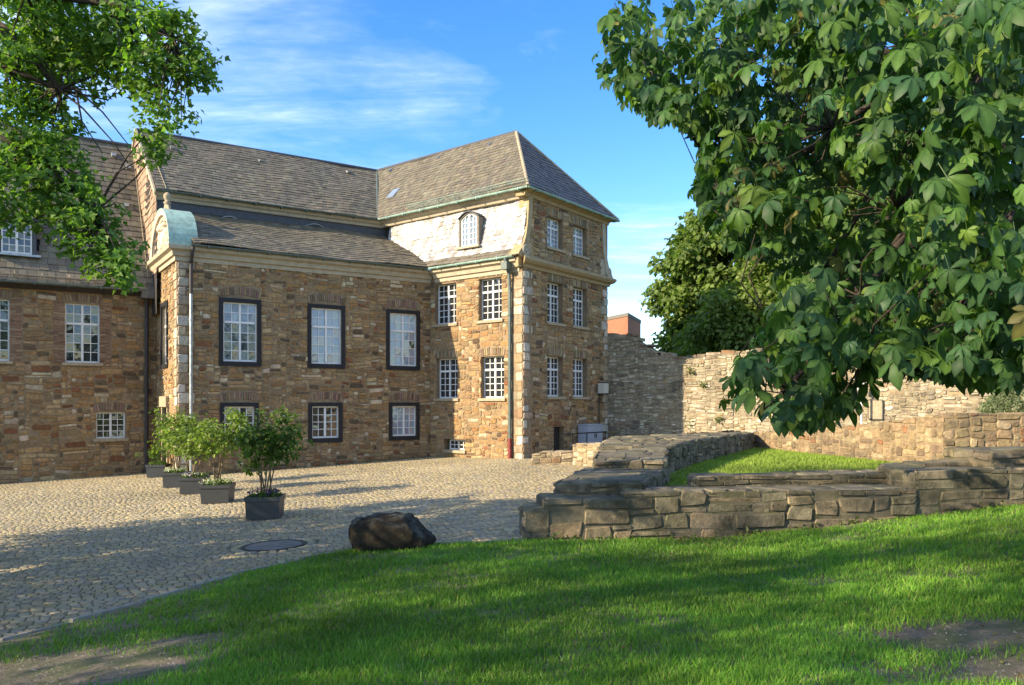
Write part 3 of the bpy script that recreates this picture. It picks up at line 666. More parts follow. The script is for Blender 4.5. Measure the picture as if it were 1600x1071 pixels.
# slate hung gable end above the left roof, white verge board
fe = wallframe(C1-.15*DM-11.3*NM, NM)
mb = MB(); mb.add([fe(0, 3.0), fe(8.6, 3.0), fe(8.6, ZU-.1), fe(4.3, ZR-.05), fe(0, ZU-.1)], [(0, 1, 2, 3, 4)]); gable_e = mb.build('gable_wall', 'underlay', mainb)
gp = slates(fe, [(0, 4.4), (8.6, 4.4), (8.6, ZU-.1), (4.3, ZR-.05), (0, ZU-.1)], .27, .26, rg, [((.30, .2, .13), 1), ((.36, .25, .17), 1)])
lay_pieces(gable_e, gp, 'slate', 'slates', 'slate', 0)
def beam(mb, p, q, w, h, up=Vector((0, 0, 1))):
    p, q = Vector(p), Vector(q); t = (q-p).normalized(); s_ = t.cross(up).normalized(); u = s_.cross(t)
    V = [x+s_*a*w/2+u*b*h/2 for x in (p, q) for a, b in ((-1, -1), (1, -1), (1, 1), (-1, 1))]; mb.add(V, BOXF)
mb = MB(); beam(mb, fe(8.62, ZU-.12, .05), fe(4.3, ZR+.02, .05), .07, .13); beam(mb, fe(4.3, ZR+.02, .05), fe(0, ZU-.1, .05), .07, .13); mb.build('verge_board', 'cornice', gable_e)
# downpipes of the main building
a_dp = onp(fm, 297.5, 500)[0]
mb = MB(); mb.tube([fm(a_dp+.02, ZE-.02, .35), fm(a_dp, ZE-.25, .3), fm(a_dp, ZE-.55, .12), fm(a_dp, 3.4, .1)], .055, n=8); dp = mb.build('downpipe', 'darkpipe', mainb)
mb = MB(); mb.tube([fm(a_dp, 3.4, .1), fm(a_dp, -2.3, .1)], .05, n=8)
for z in (2.6, .9, -.6, -1.8): mb.tube([fm(a_dp, z, .1), fm(a_dp, z-.05, .1)], .065, n=8)
mb.build('lower_pipe', 'zinc', dp)

# --- left range
leftb = thing('side_range', 'long stone range with steep slate roof, small dormer and white grid windows', 'building', (L0[0]-4*DM[0], L0[1]-4*DM[1], -2.6))
rg = np.random.default_rng(31); ZL = 3.9
w2 = with_width(fl, 129, 475, 567, 1.03); a_w1 = onp(fl, 15, 520)[0]; w1 = (a_w1-1.03, a_w1, w2[2], w2[3])
ws = with_width(fl, 173, 644.4, 685.4, .9)
wb = MB(); wall_body(wb, fl, 0, 8.0, -3.2, ZL-.1, [w1, w2, ws], .25)
walll = wb.build('wall', 'mortar', leftb)
ar = [(w[0]-.05, w[1]+.05, w[3], w[3]+.34) for w in (w1, w2, ws)]
jam = []
for w in (w1, w2):
    for s_ in (w[0]-.34, w[1]): jam.append((s_, s_+.34, w[2]-.05, w[3]+.05))
rects = rubble(1.8, 8.0, -3.0, ZL-.1, [w1, w2, ws]+ar+jam+[(w[0]-.1, w[1]+.1, w[2]-.12, w[2]) for w in (w1, w2, ws)], CA*1.15, CB*1.2, (3, 12), (2, 5), rg)
lay_pieces(walll, stone_pieces(fl, rects, rg, PAL_BUILD), 'stone', 'rubble', 'stone', 300)
for j in jam:                                  # brick jambs
    mb = MB(); r_ = rubble(j[0], j[1], j[2], j[3], [], .085, .075, (2, 4), (1, 2), rg)
    for V, Fc, c, _ in stone_pieces(fl, r_, rg, [((.23, .13, .08), 3), ((.18, .10, .065), 2), ((.29, .19, .115), 3)], proud=(.008, .02), rnd=.1, jit=.003, joint=.006): mb.add(V, Fc, c)
    stuff(mb.build('brick_jamb', 'brick', leftb, col=True))
for w in (w1, w2): window(leftb, fl, w, 2, 4, 2, .66, .1, .0)
window(leftb, fl, ws, 0, 4, 2, .66, .08, .0)
for w in (w1, w2, ws): arch(leftb, fl, w[0]-.04, w[1]+.04, w[3]+.03, .24, .05, .08, rg)
f_l = roof_frame(L0-8*DM+.42*NM, ZL-.08, DM, -NM, 4.82, 6.28); ll = math.hypot(4.82, 6.28)
f_lb = roof_frame(L0-8*DM-9.22*NM, ZL-.08, DM, NM, 4.82, 6.28)
l_poly = [(0, 0), (7.86, 0), (7.86, ll), (0, ll)]
mb = MB(); sheet(mb, f_l, l_poly); sheet(mb, f_lb, l_poly); roofl = mb.build('roof', 'underlay', leftb)
# dormer position from its window in the picture
fd0 = None
da, dv = onp(f_l, 26, 398); dw, dh = .86, 1.0; base = f_l(da, dv, 0)
fdm = wallframe((base[0]+.1*NM[0]-DM[0]*.0, base[1]+.1*NM[1]), DM)
dz = base[2]
lay_pieces(roofl, slates(f_l, [(2.0, 0), (7.86, 0), (7.86, ll), (2.0, ll)], 0.29, .25, rg, PAL_SLATE, holes=[(da-dw/2-.1, da+dw/2+.1, dv, dv+1.5)]), 'slate', 'slates', 'slate', 300)
mb = MB(); mb.tube([f_l(0, ll, .02), f_l(7.86, ll, .02)], .07, n=8); mb.build('ridge_cap', 'band', roofl)
dm = MB()
for s_ in (-1, 1):
    x = s_*(dw/2+.12); x0, x1 = min(x, x-s_*.1), max(x, x-s_*.1)
    V = [fdm(x0, dz-.05, 0), fdm(x1, dz-.05, 0), fdm(x1, dz+dh+.1, 0), fdm(x0, dz+dh+.1, 0), fdm(x0, dz+dh+.32, -1.15), fdm(x1, dz+dh+.32, -1.15)]
    dm.add(V, [(0, 1, 2, 3), (0, 3, 4), (1, 5, 2), (3, 2, 5, 4)])
bx(dm, fdm, -dw/2-.12, dw/2+.12, dz+dh, dz+dh+.1, -.1, .02)
dob = dm.build('dormer', 'band', leftb)
mb = MB(); V = [fdm(s_*(dw/2+.28), dz+dh+.1+h+(.42 if c < 0 else 0), c) for h in (0, .06) for c in (.22, -1.5) for s_ in (-1, 1)]
mb.add(V, [(0, 1, 3, 2), (4, 6, 7, 5), (0, 4, 5, 1), (1, 5, 7, 3), (3, 7, 6, 2), (2, 6, 4, 0)]); mb.build('dormer_roof', 'band', dob)
mb = MB(); bx(mb, fdm, -dw/2-.25, dw/2+.25, dz-.07, dz, -.08, .14); mb.build('dormer_sill', 'zinc', dob)
window(leftb, fdm, (-dw/2, dw/2, dz+.02, dz+dh), 0, 4, 2, .66, .03, .0, sill=False)
def eave_box(par, Mp, a0, a1, z, out):
    mb = MB(); moulding(mb, Mp, a0, a1, [(-.02, z-.2), (.1, z-.2), (out-.1, z-.07), (out-.1, z-.0), (-.02, z+.1)]); return mb.build('eave_board', 'darkpipe', par)
eave_box(leftb, fl, 0, 7.98, ZL-.05, .42); gutter(leftb, fl, 0, 7.7, ZL-.06, .44)
def snow_guard(par, Mp, a0, a1, v0, h, step=.07, mat='copper'):
    mb = MB(); 
    for c in (.05, h*.5+.04, h): mb.tube([Mp(a0, v0+.02, c), Mp(a1, v0+.02, c)], .009 if c == h else .007, n=5)
    a = a0
    while a < a1: mb.tube([Mp(a, v0+.02, .03), Mp(a, v0+.02, h)], .0055, n=4, cap=False); a += step
    a = a0+.02
    while a <= a1+.01: mb.tube([Mp(a, v0+.02, h), Mp(a, v0+.28, .02)], .012, n=4); mb.tube([Mp(a, v0+.02, h), Mp(a, v0+.02, 0)], .012, n=4); a += (a1-a0-.04)/max(1, round((a1-a0)/.8))
    return mb.build('snow_guard', mat, par)
snow_guard(leftb, f_l, 2.2, 7.6, .16, .17, .08, 'sill')
mb = MB(); bx(mb, fl, 7.45, 7.98, ZL-.34, ZL-.02, .02, .5); bxo = mb.build('rainwater_box', 'zinc_dark', leftb)
a_lp = onp(fl, 228, 600)[0]
mb = MB(); mb.tube([fl(a_lp, ZL-.3, .25), fl(a_lp, ZL-.5, .13), fl(a_lp, -2.55, .12)], .07, n=8)
for z in (2.5, .5, -1.4): mb.tube([fl(a_lp, z, .12), fl(a_lp, z-.06, .12)], .085, n=8)
mb.build('downpipe', 'darkpipe', leftb)
for px0, py0, px1, py1 in ((206, 230, 231, 438), (228, 222, 246, 300)):   # lightning conductor wires
    q0, q1_ = onp(f_l, px0, py0), onp(f_l, px1, py1)
    if px0 == 206:
        mb = MB(); mb.tube([f_l(q0[0]+(q1_[0]-q0[0])*i/6, q0[1]+(q1_[1]-q0[1])*i/6, .07) for i in range(7)], .012, n=5); mb.build('lightning_wire', 'sill', leftb)
    else:
        q0, q1_ = onp(f_up, px0+2, py0), onp(f_up, px1+2, py1)
        mb = MB(); mb.tube([f_up(max(.25, q0[0]), min(q0[1], up_len), .07), f_up(max(.3, q1_[0]), .05, .08)], .012, n=5); mb.build('lightning_wire', 'sill', mainb)

# --- projecting wing
wing = thing('wing_building', 'three storey stone wing with hipped slate roof and slate mansard painted pale for sun glint', 'building', (C3[0], C3[1], float(court_z(*C3))))
rg = np.random.default_rng(41)
ww = [with_width(fw_, 696.2, 444, 506, 1.08), with_width(fw_, 765.7, 434, 500.5, 1.08), with_width(fw_, 698.2, 561, 623.7, 1.08), with_width(fw_, 769.3, 556, 621.4, 1.08)]
for i, j in ((0, 1), (2, 3)):
    b = (ww[i][2]+ww[j][2])/2; t = (ww[i][3]+ww[j][3])/2
    ww[i] = (*ww[i][:2], b, t); ww[j] = (*ww[j][:2], b, t)
wc = with_width(fw_, 711, 688, 703.7, .92); wc_h = (wc[0]-.12, wc[1]+.03, wc[2]-.03, wc[3]+.03)
wb = MB(); wall_body(wb, fw_, -.3, LW, -2.6, ZE-.02, ww+[wc_h], .32); wallw = wb.build('wall', 'mortar', wing)
q1 = quoins(fw_, LW, -1, -2.1, ZE-.45, rg)
blk = []
for w in ww: blk += [(w[0]-.02, w[1]+.02, w[3], w[3]+.33), (w[0]-.1, w[1]+.1, w[2]-.12, w[2])]
rects = rubble(0, LW, -2.1, ZE-.42, ww+[wc_h]+blk+q1, CA, CB*1.1, (3, 12), (2, 5), rg)
pcs = stone_pieces(fw_, rects, rg, PAL_BUILD)+stone_pieces(fw_, q1, rg, PAL_QUOIN, proud=(.02, .034), rnd=.16, warp=.004)
gz = {}
cols_ = (with_width(fg, 867.5, 441, 504, 1.02), with_width(fg, 906.5, 450.5, 511, 1.02))
gw = []
for (p1, p2) in (((867.3, 441, 504), (906, 450.5, 511)), ((869, 557, 620), (907.7, 561.6, 620)), ((864.8, 338.5, 387.4), (903.4, 354.7, 399))):
    r1, r2 = with_width(fg, *p1, 1.0), with_width(fg, *p2, 1.0); b, t = (r1[2]+r2[2])/2, (r1[3]+r2[3])/2
    gw += [(cols_[0][0], cols_[0][1], b, t), (cols_[1][0], cols_[1][1], b, t)]
gd = rect_of(fg, 865, 667, 881, 703); gd = (gd[0], gd[1], -2.6, gd[3])
ZC = 4.76; ZG = 7.1
wb = MB(); wall_body(wb, fg, 0, LG, -2.6, ZC, gw[:4]+[gd], .32)
IN = .28
V = [fg(IN, ZC), fg(LG-IN, ZC), fg(LG-IN, ZG), fg(IN, ZG)]
wall_body(wb, fg, IN, LG-IN, ZC-.01, ZG+.05, gw[4:], .32, .3); wallg = wb.build('wall', 'mortar', wing)
q2 = quoins(fg, 0, 1, -2.1, ZC-.2, rg)+quoins(fg, LG, -1, -2.1, ZC-.2, rg)
blk = []
for w in gw: blk += [(w[0]-.03, w[1]+.03, w[3], w[3]+.3), (w[0]-.1, w[1]+.1, w[2]-.12, w[2])]
rects = rubble(0, LG, -2.1, ZC-.2, gw[:4]+[pad(gd, .02)]+blk+q2, CA*1.1, CB*1.1, (3, 12), (2, 5), rg)+rubble(IN, LG-IN, ZC+.1, ZG-.1, gw[4:]+blk, CA*1.1, CB*1.1, (3, 12), (2, 5), rg)
pcs2 = stone_pieces(fg, rects, rg, PAL_BUILD)+stone_pieces(fg, q2, rg, PAL_QUOIN, proud=(.02, .034), rnd=.16, warp=.004)
allp = sorted([p[3] for p in pcs+pcs2], reverse=True); cut = allp[min(299, len(allp)-1)]
lay_pieces(wallw, pcs, 'stone', 'rubble', 'stone', sum(p[3] >= cut for p in pcs)); lay_pieces(wallg, pcs2, 'stone', 'rubble', 'stone', sum(p[3] >= cut for p in pcs2))
for w in ww: window(wing, fw_, w, 2, 4, 2, .68, .17, .0); arch(wing, fw_, w[0]-.02, w[1]+.02, w[3]+.02, .25, .03, .09, rg, (.25, .17, .10))
window(wing, fw_, wc, 0, 2, 2, .66, .2, .0, name='cellar_window')
for i, w in enumerate(gw): window(wing, fg, w, 2, 4, 2, .68, .2, (0, 0, 0, 0, 1, 1)[i]); arch(wing, fg, w[0]-.02, w[1]+.02, w[3]+.02, .25, .02, .09, rg, (.25, .17, .10))
mb = MB(); bx(mb, fg, gd[0]-.02, gd[1]+.02, -2.6, gd[3], -.28, -.2); mb.build('cellar_door', 'door', wing)
# closing walls behind
mb = MB(); bx(mb, frame((0, 0, 0), (1, 0, 0), (0, 1, 0), (0, 0, 1)), 0, 0, 0, 0, 0, 0) if False else None
P4 = C4; P5 = C4-9.5*DW
fback = wallframe(P4, P5-P4)
wall_body(mb, fback, 0, 9.5, -2.6, ZG, [], .1, .2); mb.build('back_wall', 'mortar', wing)
# eave cornice of the wing's flank, gutter, gable cornices
mb = MB(); moulding(mb, fw_, .28, LW-.12, prof); mb.build('cornice', 'cornice', wing)
gutter(wing, fw_, .3, LW-.15, ZE+.03, .36, 'copper')
profg = [(-.05, ZC-.2), (.06, ZC-.2), (.09, ZC-.1), (.2, ZC-.05), (.27, ZC+.04), (.27, ZC+.11), (.05, ZC+.22), (-.05, ZC+.22)]
mb = MB(); moulding(mb, fg, -.0, LG, profg, m0=1, m1=1); bx(mb, fw_, LW-.12, LW+.0, ZC-.2, ZC+.2, -.05, .25); mb.build('gable_cornice', 'gold_trim', wing)
mb = MB(); moulding(mb, fg, 0, LG, [(-.3, ZG-.1), (.05, ZG-.1), (.1, ZG+.0), (.2, ZG+.04), (.27, ZG+.1), (-.3, ZG+.1)]); mb.build('eave_cornice', 'gold_trim', wing)
mb = MB(); moulding(mb, fw_, -3.3, LW-.1, [(-.5, ZG-.14), (-.16, ZG-.14), (-.12, ZG-.04), (-.02, ZG+.02), (.06, ZG+.1), (-.5, ZG+.1)]); mb.build('eave_cornice', 'cornice', wing)
# scrolled copings at both edges of the gable
def coping(side):
    ed = lambda a: a if side > 0 else LG-a
    path = [(.30, ZG-.08), (.27, 6.6), (.22, 6.1), (.13, 5.7), (.02, 5.42), (-.13, 5.22), (-.27, 5.07), (-.33, 4.98)]
    mb = MB(); V = []
    for a, z in path:
        V += [fg(ed(a-.02), z-.02, .06), fg(ed(a+.22), z+.02 if a > .1 else z-.12, .06), fg(ed(a+.22), z+.02 if a > .1 else z-.12, -.34), fg(ed(a-.02), z-.02, -.34)]
    n = len(path); mb.add(V, [(i*4+k, i*4+(k+1) % 4, i*4+4+(k+1) % 4, i*4+4+k) for i in range(n-1) for k in range(4)]+[(0, 1, 2, 3), tuple((n-1)*4+k for k in (3, 2, 1, 0))])
    V = [fg(ed(a), z, c) for c in (.02, -.3) for a, z in ((-.3, ZC+.2), (.6, ZC+.2), (.6, 5.6), (.2, 5.6), (.05, 5.4), (-.12, 5.2))]
    mb.add(V, [(0, 1, 2, 3, 4, 5), (11, 10, 9, 8, 7, 6)]+[(i, (i+1) % 6, 6+(i+1) % 6, 6+i) for i in range(6)])
    o = mb.build('coping', 'gold_trim' if side > 0 else 'cornice', wing)
    sc = MB(); V = []; m = 20
    for r_, c in ((.2, .02), (.2, .11), (.15, .13), (.13, .09), (.06, .09), (.05, .14), (.001, .15)): V += [fg(ed(.05)+r_*math.cos(2*math.pi*i/m), 5.12+r_*math.sin(2*math.pi*i/m), c) for i in range(m)]
    sc.add(V, [(l*m+i, l*m+(i+1) % m, (l+1)*m+(i+1) % m, (l+1)*m+i) for l in range(6) for i in range(m)]); sc.build('volute', 'cornice', o, True)
coping(1); coping(-1)
# mansard slope and hipped roof
def lower_mansard():
    segs = [(.36, ZE+.03, .10, ZE+.30), (.10, ZE+.30, -.08, ZE+.75), (-.08, ZE+.75, -.34, ZG-.05)]
    mb = MB(); out = []
    for k, (o0, z0, o1, z1) in enumerate(segs):
        f = roof_frame(C2+o0*NW, z0, DW, -NW, o0-o1, z1-z0); l = math.hypot(o0-o1, z1-z0)
        p = [(-3.4, 0), (LW-(-.02 if k == 0 else .02), 0), (LW-.04, l), (-3.4, l)]
        sheet(mb, f, p); ho = []
        if k == 2: ho = [(da_w-.42, da_w+.42, -.2, .95)]
        if k == 1: ho = [(da_w-.42, da_w+.42, .25, 2)]
        out += slates(f, [(-2.6, 0), p[1], p[2], (-2.6, l)], l/max(1, round(l/.17)), .17, rg, PAL_SLATE if k == 0 else PAL_SLATE_GLINT, holes=ho)
    o = mb.build('mansard', 'underlay', wing); return o, out
da_w = onp(fw_, 734, 360)[0]
mans, man_sl = lower_mansard()
lay_pieces(mans, man_sl, 'slate', 'slates', 'slate_glint', 130)
ecor = isect(ew, DW, C3+.30*np.array((DG[1], -DG[0])), DG); ecor2 = C4+.35*DG+.30*np.array((DG[1], -DG[0]))
f_w = roof_frame(ecor, ZU, -DW, -NW, 1, (ZR-ZU)/max(.5, (rw-ecor).dot(-NW))); 
run_w = (rw-ecor).dot(-NW); wl = math.hypot(run_w, ZR-ZU)
f_w = roof_frame(ecor, ZU, -DW, -NW, run_w, ZR-ZU)
apex = rw-2.5*DW
w_poly = [(0, 0), (ua(f_w, V0), 0), (ua(f_w, BR), wl), (ua(f_w, apex), wl)]
ngd = np.array((DG[1], -DG[0])); run_h = (apex-ecor).dot(-ngd)
f_h = roof_frame(ecor, ZU, DG, -ngd, run_h, ZR-ZU); hl = math.hypot(run_h, ZR-ZU)
h_poly = [(0, 0), (ua(f_h, ecor2), 0), (ua(f_h, apex)+.02, hl), (ua(f_h, apex)-.02, hl)]
mb = MB(); sheet(mb, f_w, w_poly); sheet(mb, f_h, h_poly)
far = ecor2-10*DW; bk3 = [(*ecor2, ZU), (*far, ZU), (*(apex-8.2*DW), ZR), (*apex, ZR)]; mb.add([np.array(p)-np.array((0, 0, .012)) for p in bk3], [(0, 1, 2, 3)])
roofw = mb.build('roof', 'underlay', wing)
a_sk, v_sk = onp(f_w, 616, 305)
s_all = slates(f_w, w_poly, .215, .2, rg, PAL_SLATE, holes=[(a_sk-.2, a_sk+.2, v_sk-.3, v_sk+.3)])+slates(f_h, h_poly, .215, .2, rg, [((.10, .085, .08), 2), ((.12, .10, .09), 2), ((.085, .075, .075), 1)])
lay_pieces(roofw, s_all, 'slate', 'slates', 'slate', 170)
ap3 = (*apex, ZR+.03)
for p, q in (((*ecor, ZU+.03), ap3), ((*ecor2, ZU+.03), ap3)):
    mb = MB(); mb.tube([p, q], .06, n=8); mb.build('hip_cap', 'sill', roofw)
mb = MB(); mb.tube([(*BR, ZR+.03), ap3], .07, n=8); mb.build('ridge_cap', 'band', roofw)
mb = MB(); mb.tube([(*V0, ZU+.03), (*BR, ZR+.02)], .05, n=6); mb.build('valley_strip', 'gutter', roofw)
mb = MB(); bx(mb, f_w, a_sk-.22, a_sk+.22, v_sk-.32, v_sk+.32, 0, .1); sk = mb.build('skylight', 'zinc', roofw)
mb = MB(); bx(mb, f_w, a_sk-.17, a_sk+.17, v_sk-.27, v_sk+.27, .1, .106); mb.build('skylight_pane', 'glass_sky', wing)
fe_w = wallframe(ecor-5.9*DW, DW); lw_e = 5.9
gutter(wing, fe_w, ua(fe_w, V0)+.1, lw_e+.02, ZU+.01, .02, 'copper', .065)
fe_g = wallframe(ecor, DG); gutter(wing, fe_g, -.02, ua(fe_g, ecor2), ZU+.01, .02, 'copper', .065)
s0, s1 = onp(f_w, 822, 292)[0], onp(f_w, 646, 322)[0]
snow_guard(wing, f_w, min(s0, s1), max(s0, s1), .12, .24, .075)
# arched dormer on the mansard
fdw = wallframe(C2+da_w*DW+.06*NW, DW); z0 = onp(fdw, 734, 385)[1]; z1 = z0+1.02; hw = .40
def dormer():
    n = 10; arcp = lambda w, r: [(-w+2*w*i/n, z1-.02+r*math.sin(math.pi*i/n)) for i in range(n+1)]
    oo = [(-hw-.1, z0)]+arcp(hw+.1, .24)+[(hw+.1, z0)]; ii = [(-hw, z0)]+arcp(hw, .18)+[(hw, z0)]
    k = len(oo); mb = MB(); V = [fdw(a, z, .0) for a, z in oo]+[fdw(a, z, .0) for a, z in ii]+[fdw(a, z, -.1) for a, z in ii]+[fdw(a, z, -.75) for a, z in oo]
    mb.add(V, [(i, i+1, k+i+1, k+i) for i in range(k-1)]+[(k+i, k+i+1, 2*k+i+1, 2*k+i) for i in range(k-1)]+[(3*k+i, 3*k+i+1, i+1, i) for i in range(k-1)])
    o = mb.build('dormer', 'zinc_dark', wing)
    mb = MB(); V = [fdw(a*1.04, z+.03, .06) for a, z in oo[1:-1]]+[fdw(a*1.04, z+.03, -.75) for a, z in oo[1:-1]]+[fdw(a*1.04, z-.01, .06) for a, z in oo[1:-1]]; m = k-2
    mb.add(V, [(i, i+1, m+i+1, m+i) for i in range(m-1)]+[(2*m+i, 2*m+i+1, i+1, i) for i in range(m-1)]); mb.build('dormer_roof', 'band', o)
    mb = MB(); bx(mb, fdw, -hw-.16, hw+.16, z0-.07, z0, -.2, .1); mb.build('dormer_sill', 'cornice', o)
    w = MB(); V = [fdw(a, z, -.06) for a, z in ii]; kk = len(V); V.append(fdw(0, z0, -.06)); 
    fr = MB()
    for (a, z), (b, y) in zip(ii[1:-2], ii[2:-1]): fr.tube([fdw(a*.95, z-.03, -.06), fdw(b*.95, y-.03, -.06)], .025, n=5)
    bx(fr, fdw, -hw, -hw+.06, z0, z1, -.09, -.04); bx(fr, fdw, hw-.06, hw, z0, z1, -.09, -.04); bx(fr, fdw, -.045, .045, z0+.06, z1+.13, -.09, -.03); bx(fr, fdw, -hw+.06, hw-.06, z0, z0+.06, -.09, -.04)
    for j in range(1, 5): bx(fr, fdw, -hw+.06, hw-.06, z0+.06+j*.2-.012, z0+.06+j*.2+.012, -.085, -.045)
    for s_ in (-1, 1): bx(fr, fdw, s_*.2-.012, s_*.2+.012, z0+.06, z1+.08, -.085, -.046)
    wo = fr.build('window', 'white', wing)
    for i in range(4):
        for j in range(5):
            x0 = -hw+.06+i*.17; V = [fdw(a, b, -.072) for a, b in ((x0, z0+.06+j*.2), (x0+.17, z0+.06+j*.2), (x0+.17, min(z0+.26+j*.2, z1+.1)), (x0, min(z0+.26+j*.2, z1+.1)))]
            V += [v-fdw.n*.012 for v in V]; link('pane', mesh_py('pane', V, BOXF, 'glass_sky'), wo)
dormer()
# hopper and downpipe at the outer corner, red iron foot
a_wp = onp(fw_, 800, 560)[0]
mb = MB(); mb.tube([fw_(a_wp, ZE-.0, .36), fw_(a_wp, ZE-.16, .34), fw_(a_wp, ZE-.55, .16), fw_(a_wp, ZE-1.1, .12), fw_(a_wp, -1.25, .12)], .06, n=8)
bx(mb, fw_, a_wp-.13, a_wp+.13, ZE-.42, ZE-.16, .22, .44)
for z in (3.0, 1.2, -.4): mb.tube([fw_(a_wp, z, .12), fw_(a_wp, z-.06, .12)], .075, n=8)
dpw = mb.build('downpipe', 'gutter', wing)
mb = MB(); mb.tube([fw_(a_wp, -1.25, .12), fw_(a_wp, -2.05, .12)], .068, n=8); mb.build('pipe_foot', 'redpipe', dpw)
# little roof vents
for f, par, lst in ((f_up, roofm, ((270, 235), (408, 255), (545, 272))), (f_w, roofw, ((608, 270), (683, 250.5), (763, 230))), (f_l, roofl, ((178, 247), (201, 266), (198, 326)))):
    for px, py in lst:
        a, v = onp(f, px, py); mb = MB()
        V = [f(a-.09, v, .03), f(a+.09, v, .03), f(a+.09, v+.28, .03), f(a-.09, v+.28, .03), f(a-.07, v, .12), f(a+.07, v, .12)]
        mb.add(V, [(0, 1, 5, 4), (0, 4, 3), (1, 2, 5), (4, 5, 2, 3)]); mb.build('roof_vent', 'zinc', par)

# --- lamp, cabinet and railing by the cellar steps
a, b = onp(fg, 937, 607)
lt = thing('wall_lamp', 'box shaped milky wall lantern near the gable corner', 'lamp', tuple(fg(a, b, .1)))
mb = MB(); bx(mb, fg, a-.17, a+.2, b+.2, b+.24, .02, .3); bx(mb, fg, a-.17, a+.2, b-.24, b-.2, .02, .3); bx(mb, fg, a-.1, a+.1, b-.15, b+.15, -.02, .02); mb.build('housing', 'iron', lt)
mb = MB(); bx(mb, fg, a-.17, a+.19, b-.2, b+.2, .02, .29); mb.build('diffuser', 'lampglass', lt)
mb = MB(); mb.tube([fg(a-.1, b-.22, .03), fg(a-.1, -1.0, .03)], .018, n=5); mb.build('cable', 'iron', lt)
r = rect_of(fg, 914, 664.5, 938, 692, .35)
ct = thing('utility_cabinet', 'tall grey metal cabinet with two doors against the gable', 'cabinet', tuple(fg((r[0]+r[1])/2, -1.95, .3)))
mb = MB(); bx(mb, fg, r[0], r[1], -1.96, r[3], .05, .45); mb.build('body', 'cabinet', ct)
am = (r[0]+r[1])/2
for s_ in (0, 1):
    mb = MB(); bx(mb, fg, r[0]+.03 if s_ == 0 else am+.008, am-.008 if s_ == 0 else r[1]-.03, -1.85, r[3]-.05, .451, .465); dd = mb.build('door', 'cabinet', ct)
    mb = MB(); bx(mb, fg, am-.07 if s_ == 0 else am+.05, am-.05 if s_ == 0 else am+.07, -1.35, -1.2, .466, .49); mb.build('handle', 'iron', dd)
mb = MB(); bx(mb, fg, r[0]-.02, r[1]+.02, r[3], r[3]+.04, .02, .48); mb.build('lid', 'cabinet', ct)
rt = thing('stair_railing', 'thin black iron railing by the cellar steps', 'railing', tuple(fg(2.0, -1.95, .9)))
zt_ = onp(fg, 905, 677.5, .9)[1]; a0, a1 = onp(fg, 879, 677, .9)[0], onp(fg, 948, 676, .9)[0]
mb = MB(); mb.tube([fg(a0, zt_, .9), fg(a1, zt_, .9)], .022, n=6); mb.build('handrail', 'iron', rt)
mb = MB(); mb.tube([fg(a0, zt_-.55, .9), fg(a1, zt_-.55, .9)], .014, n=6); mb.build('lower_rail', 'iron', rt)
for px in (890, 895, 917, 946):
    x = onp(fg, px, 680, .9)[0]; mb = MB(); mb.tube([fg(x, zt_, .9), fg(x, -1.96, .9)], .02, n=6); mb.build('post', 'iron', rt)

# ------------------------------------------------------------------ garden walls and ruin
def prism(body, pieces, pts, zt, zb, rg, pal, ca=.11, cb=.075, wr=(2, 6), hr=(2, 4), dress=(0, 1, 3), topw=(2, 6), toph=(2, 6), proud=(.006, .03), rnd=.3, tca=.12):
    """pts: front-left, front-right, back-right, back-left (plan); zt: heights of those corners"""
    pts = [np.array(p, float) for p in pts]; P = [np.array((*p, z)) for p, z in zip(pts, zt)]; Q = [np.array((*p, zb)) for p in pts]
    body.add(P+Q, [(0, 1, 2, 3), (4, 5, 1, 0), (5, 6, 2, 1), (6, 7, 3, 2), (7, 4, 0, 3)])
    for k in dress:
        a, b = pts[k], pts[(k+1) % 4]; L_ = np.hypot(*(b-a)); za, zb_ = zt[k], zt[(k+1) % 4]
        f = wallframe(a, b-a)
        rs = rubble(0, L_, zb, max(za, zb_), [], ca, cb, wr, hr, rg, top=lambda s, za=za, zb_=zb_, L_=L_: za+(zb_-za)*s/L_+.02)
        pieces += stone_pieces(f, rs, rg, pal, proud=proud, rnd=rnd, jit=.024, joint=.006, warp=.012)
    La = (np.hypot(*(pts[1]-pts[0]))+np.hypot(*(pts[2]-pts[3])))/2; Lb = (np.hypot(*(pts[3]-pts[0]))+np.hypot(*(pts[2]-pts[1])))/2
    def mt(a, b, c):
        u, v = a/La, b/Lb; return (P[0]*(1-u)+P[1]*u)*(1-v)+(P[3]*(1-u)+P[2]*u)*v+np.array((0, 0, c))
    rs = rubble(0, La, 0, Lb, [], tca, tca, topw, toph, rg)
    pieces += stone_pieces(mt, rs, rg, pal, proud=(.0, .024), rnd=.3, jit=.03, joint=.006, warp=.01)
def stone_wall(name, label, cat, loc, segs, mat, mort, limit, seed, pal, **kw):
    t = thing(name, label, cat, loc); b = MB(); pcs = []; rg = np.random.default_rng(seed)
    for s in segs:
        k = dict(kw); k.update(s[3] if len(s) > 3 else {}); prism(b, pcs, s[0], s[1], s[2], rg, pal, **k)
    b.build('core', mort, t); lay_pieces(t, pcs, 'stone', 'rubble', mat, limit); return t
U = np.array((.9963, .0865)); UB = np.array((-.0865, .9963)); W0 = np.array((.18, 11.1))
def seg(s0, s1, o0, o1): return [W0+s0*U+o0*UB, W0+s1*U+o0*UB, W0+s1*U+o1*UB, W0+s0*U+o1*UB]
big_ = dict(ca=.13, cb=.075, wr=(2, 6), hr=(1, 4), topw=(3, 8), toph=(3, 7), tca=.11, proud=(-.004, .034), rnd=.2)
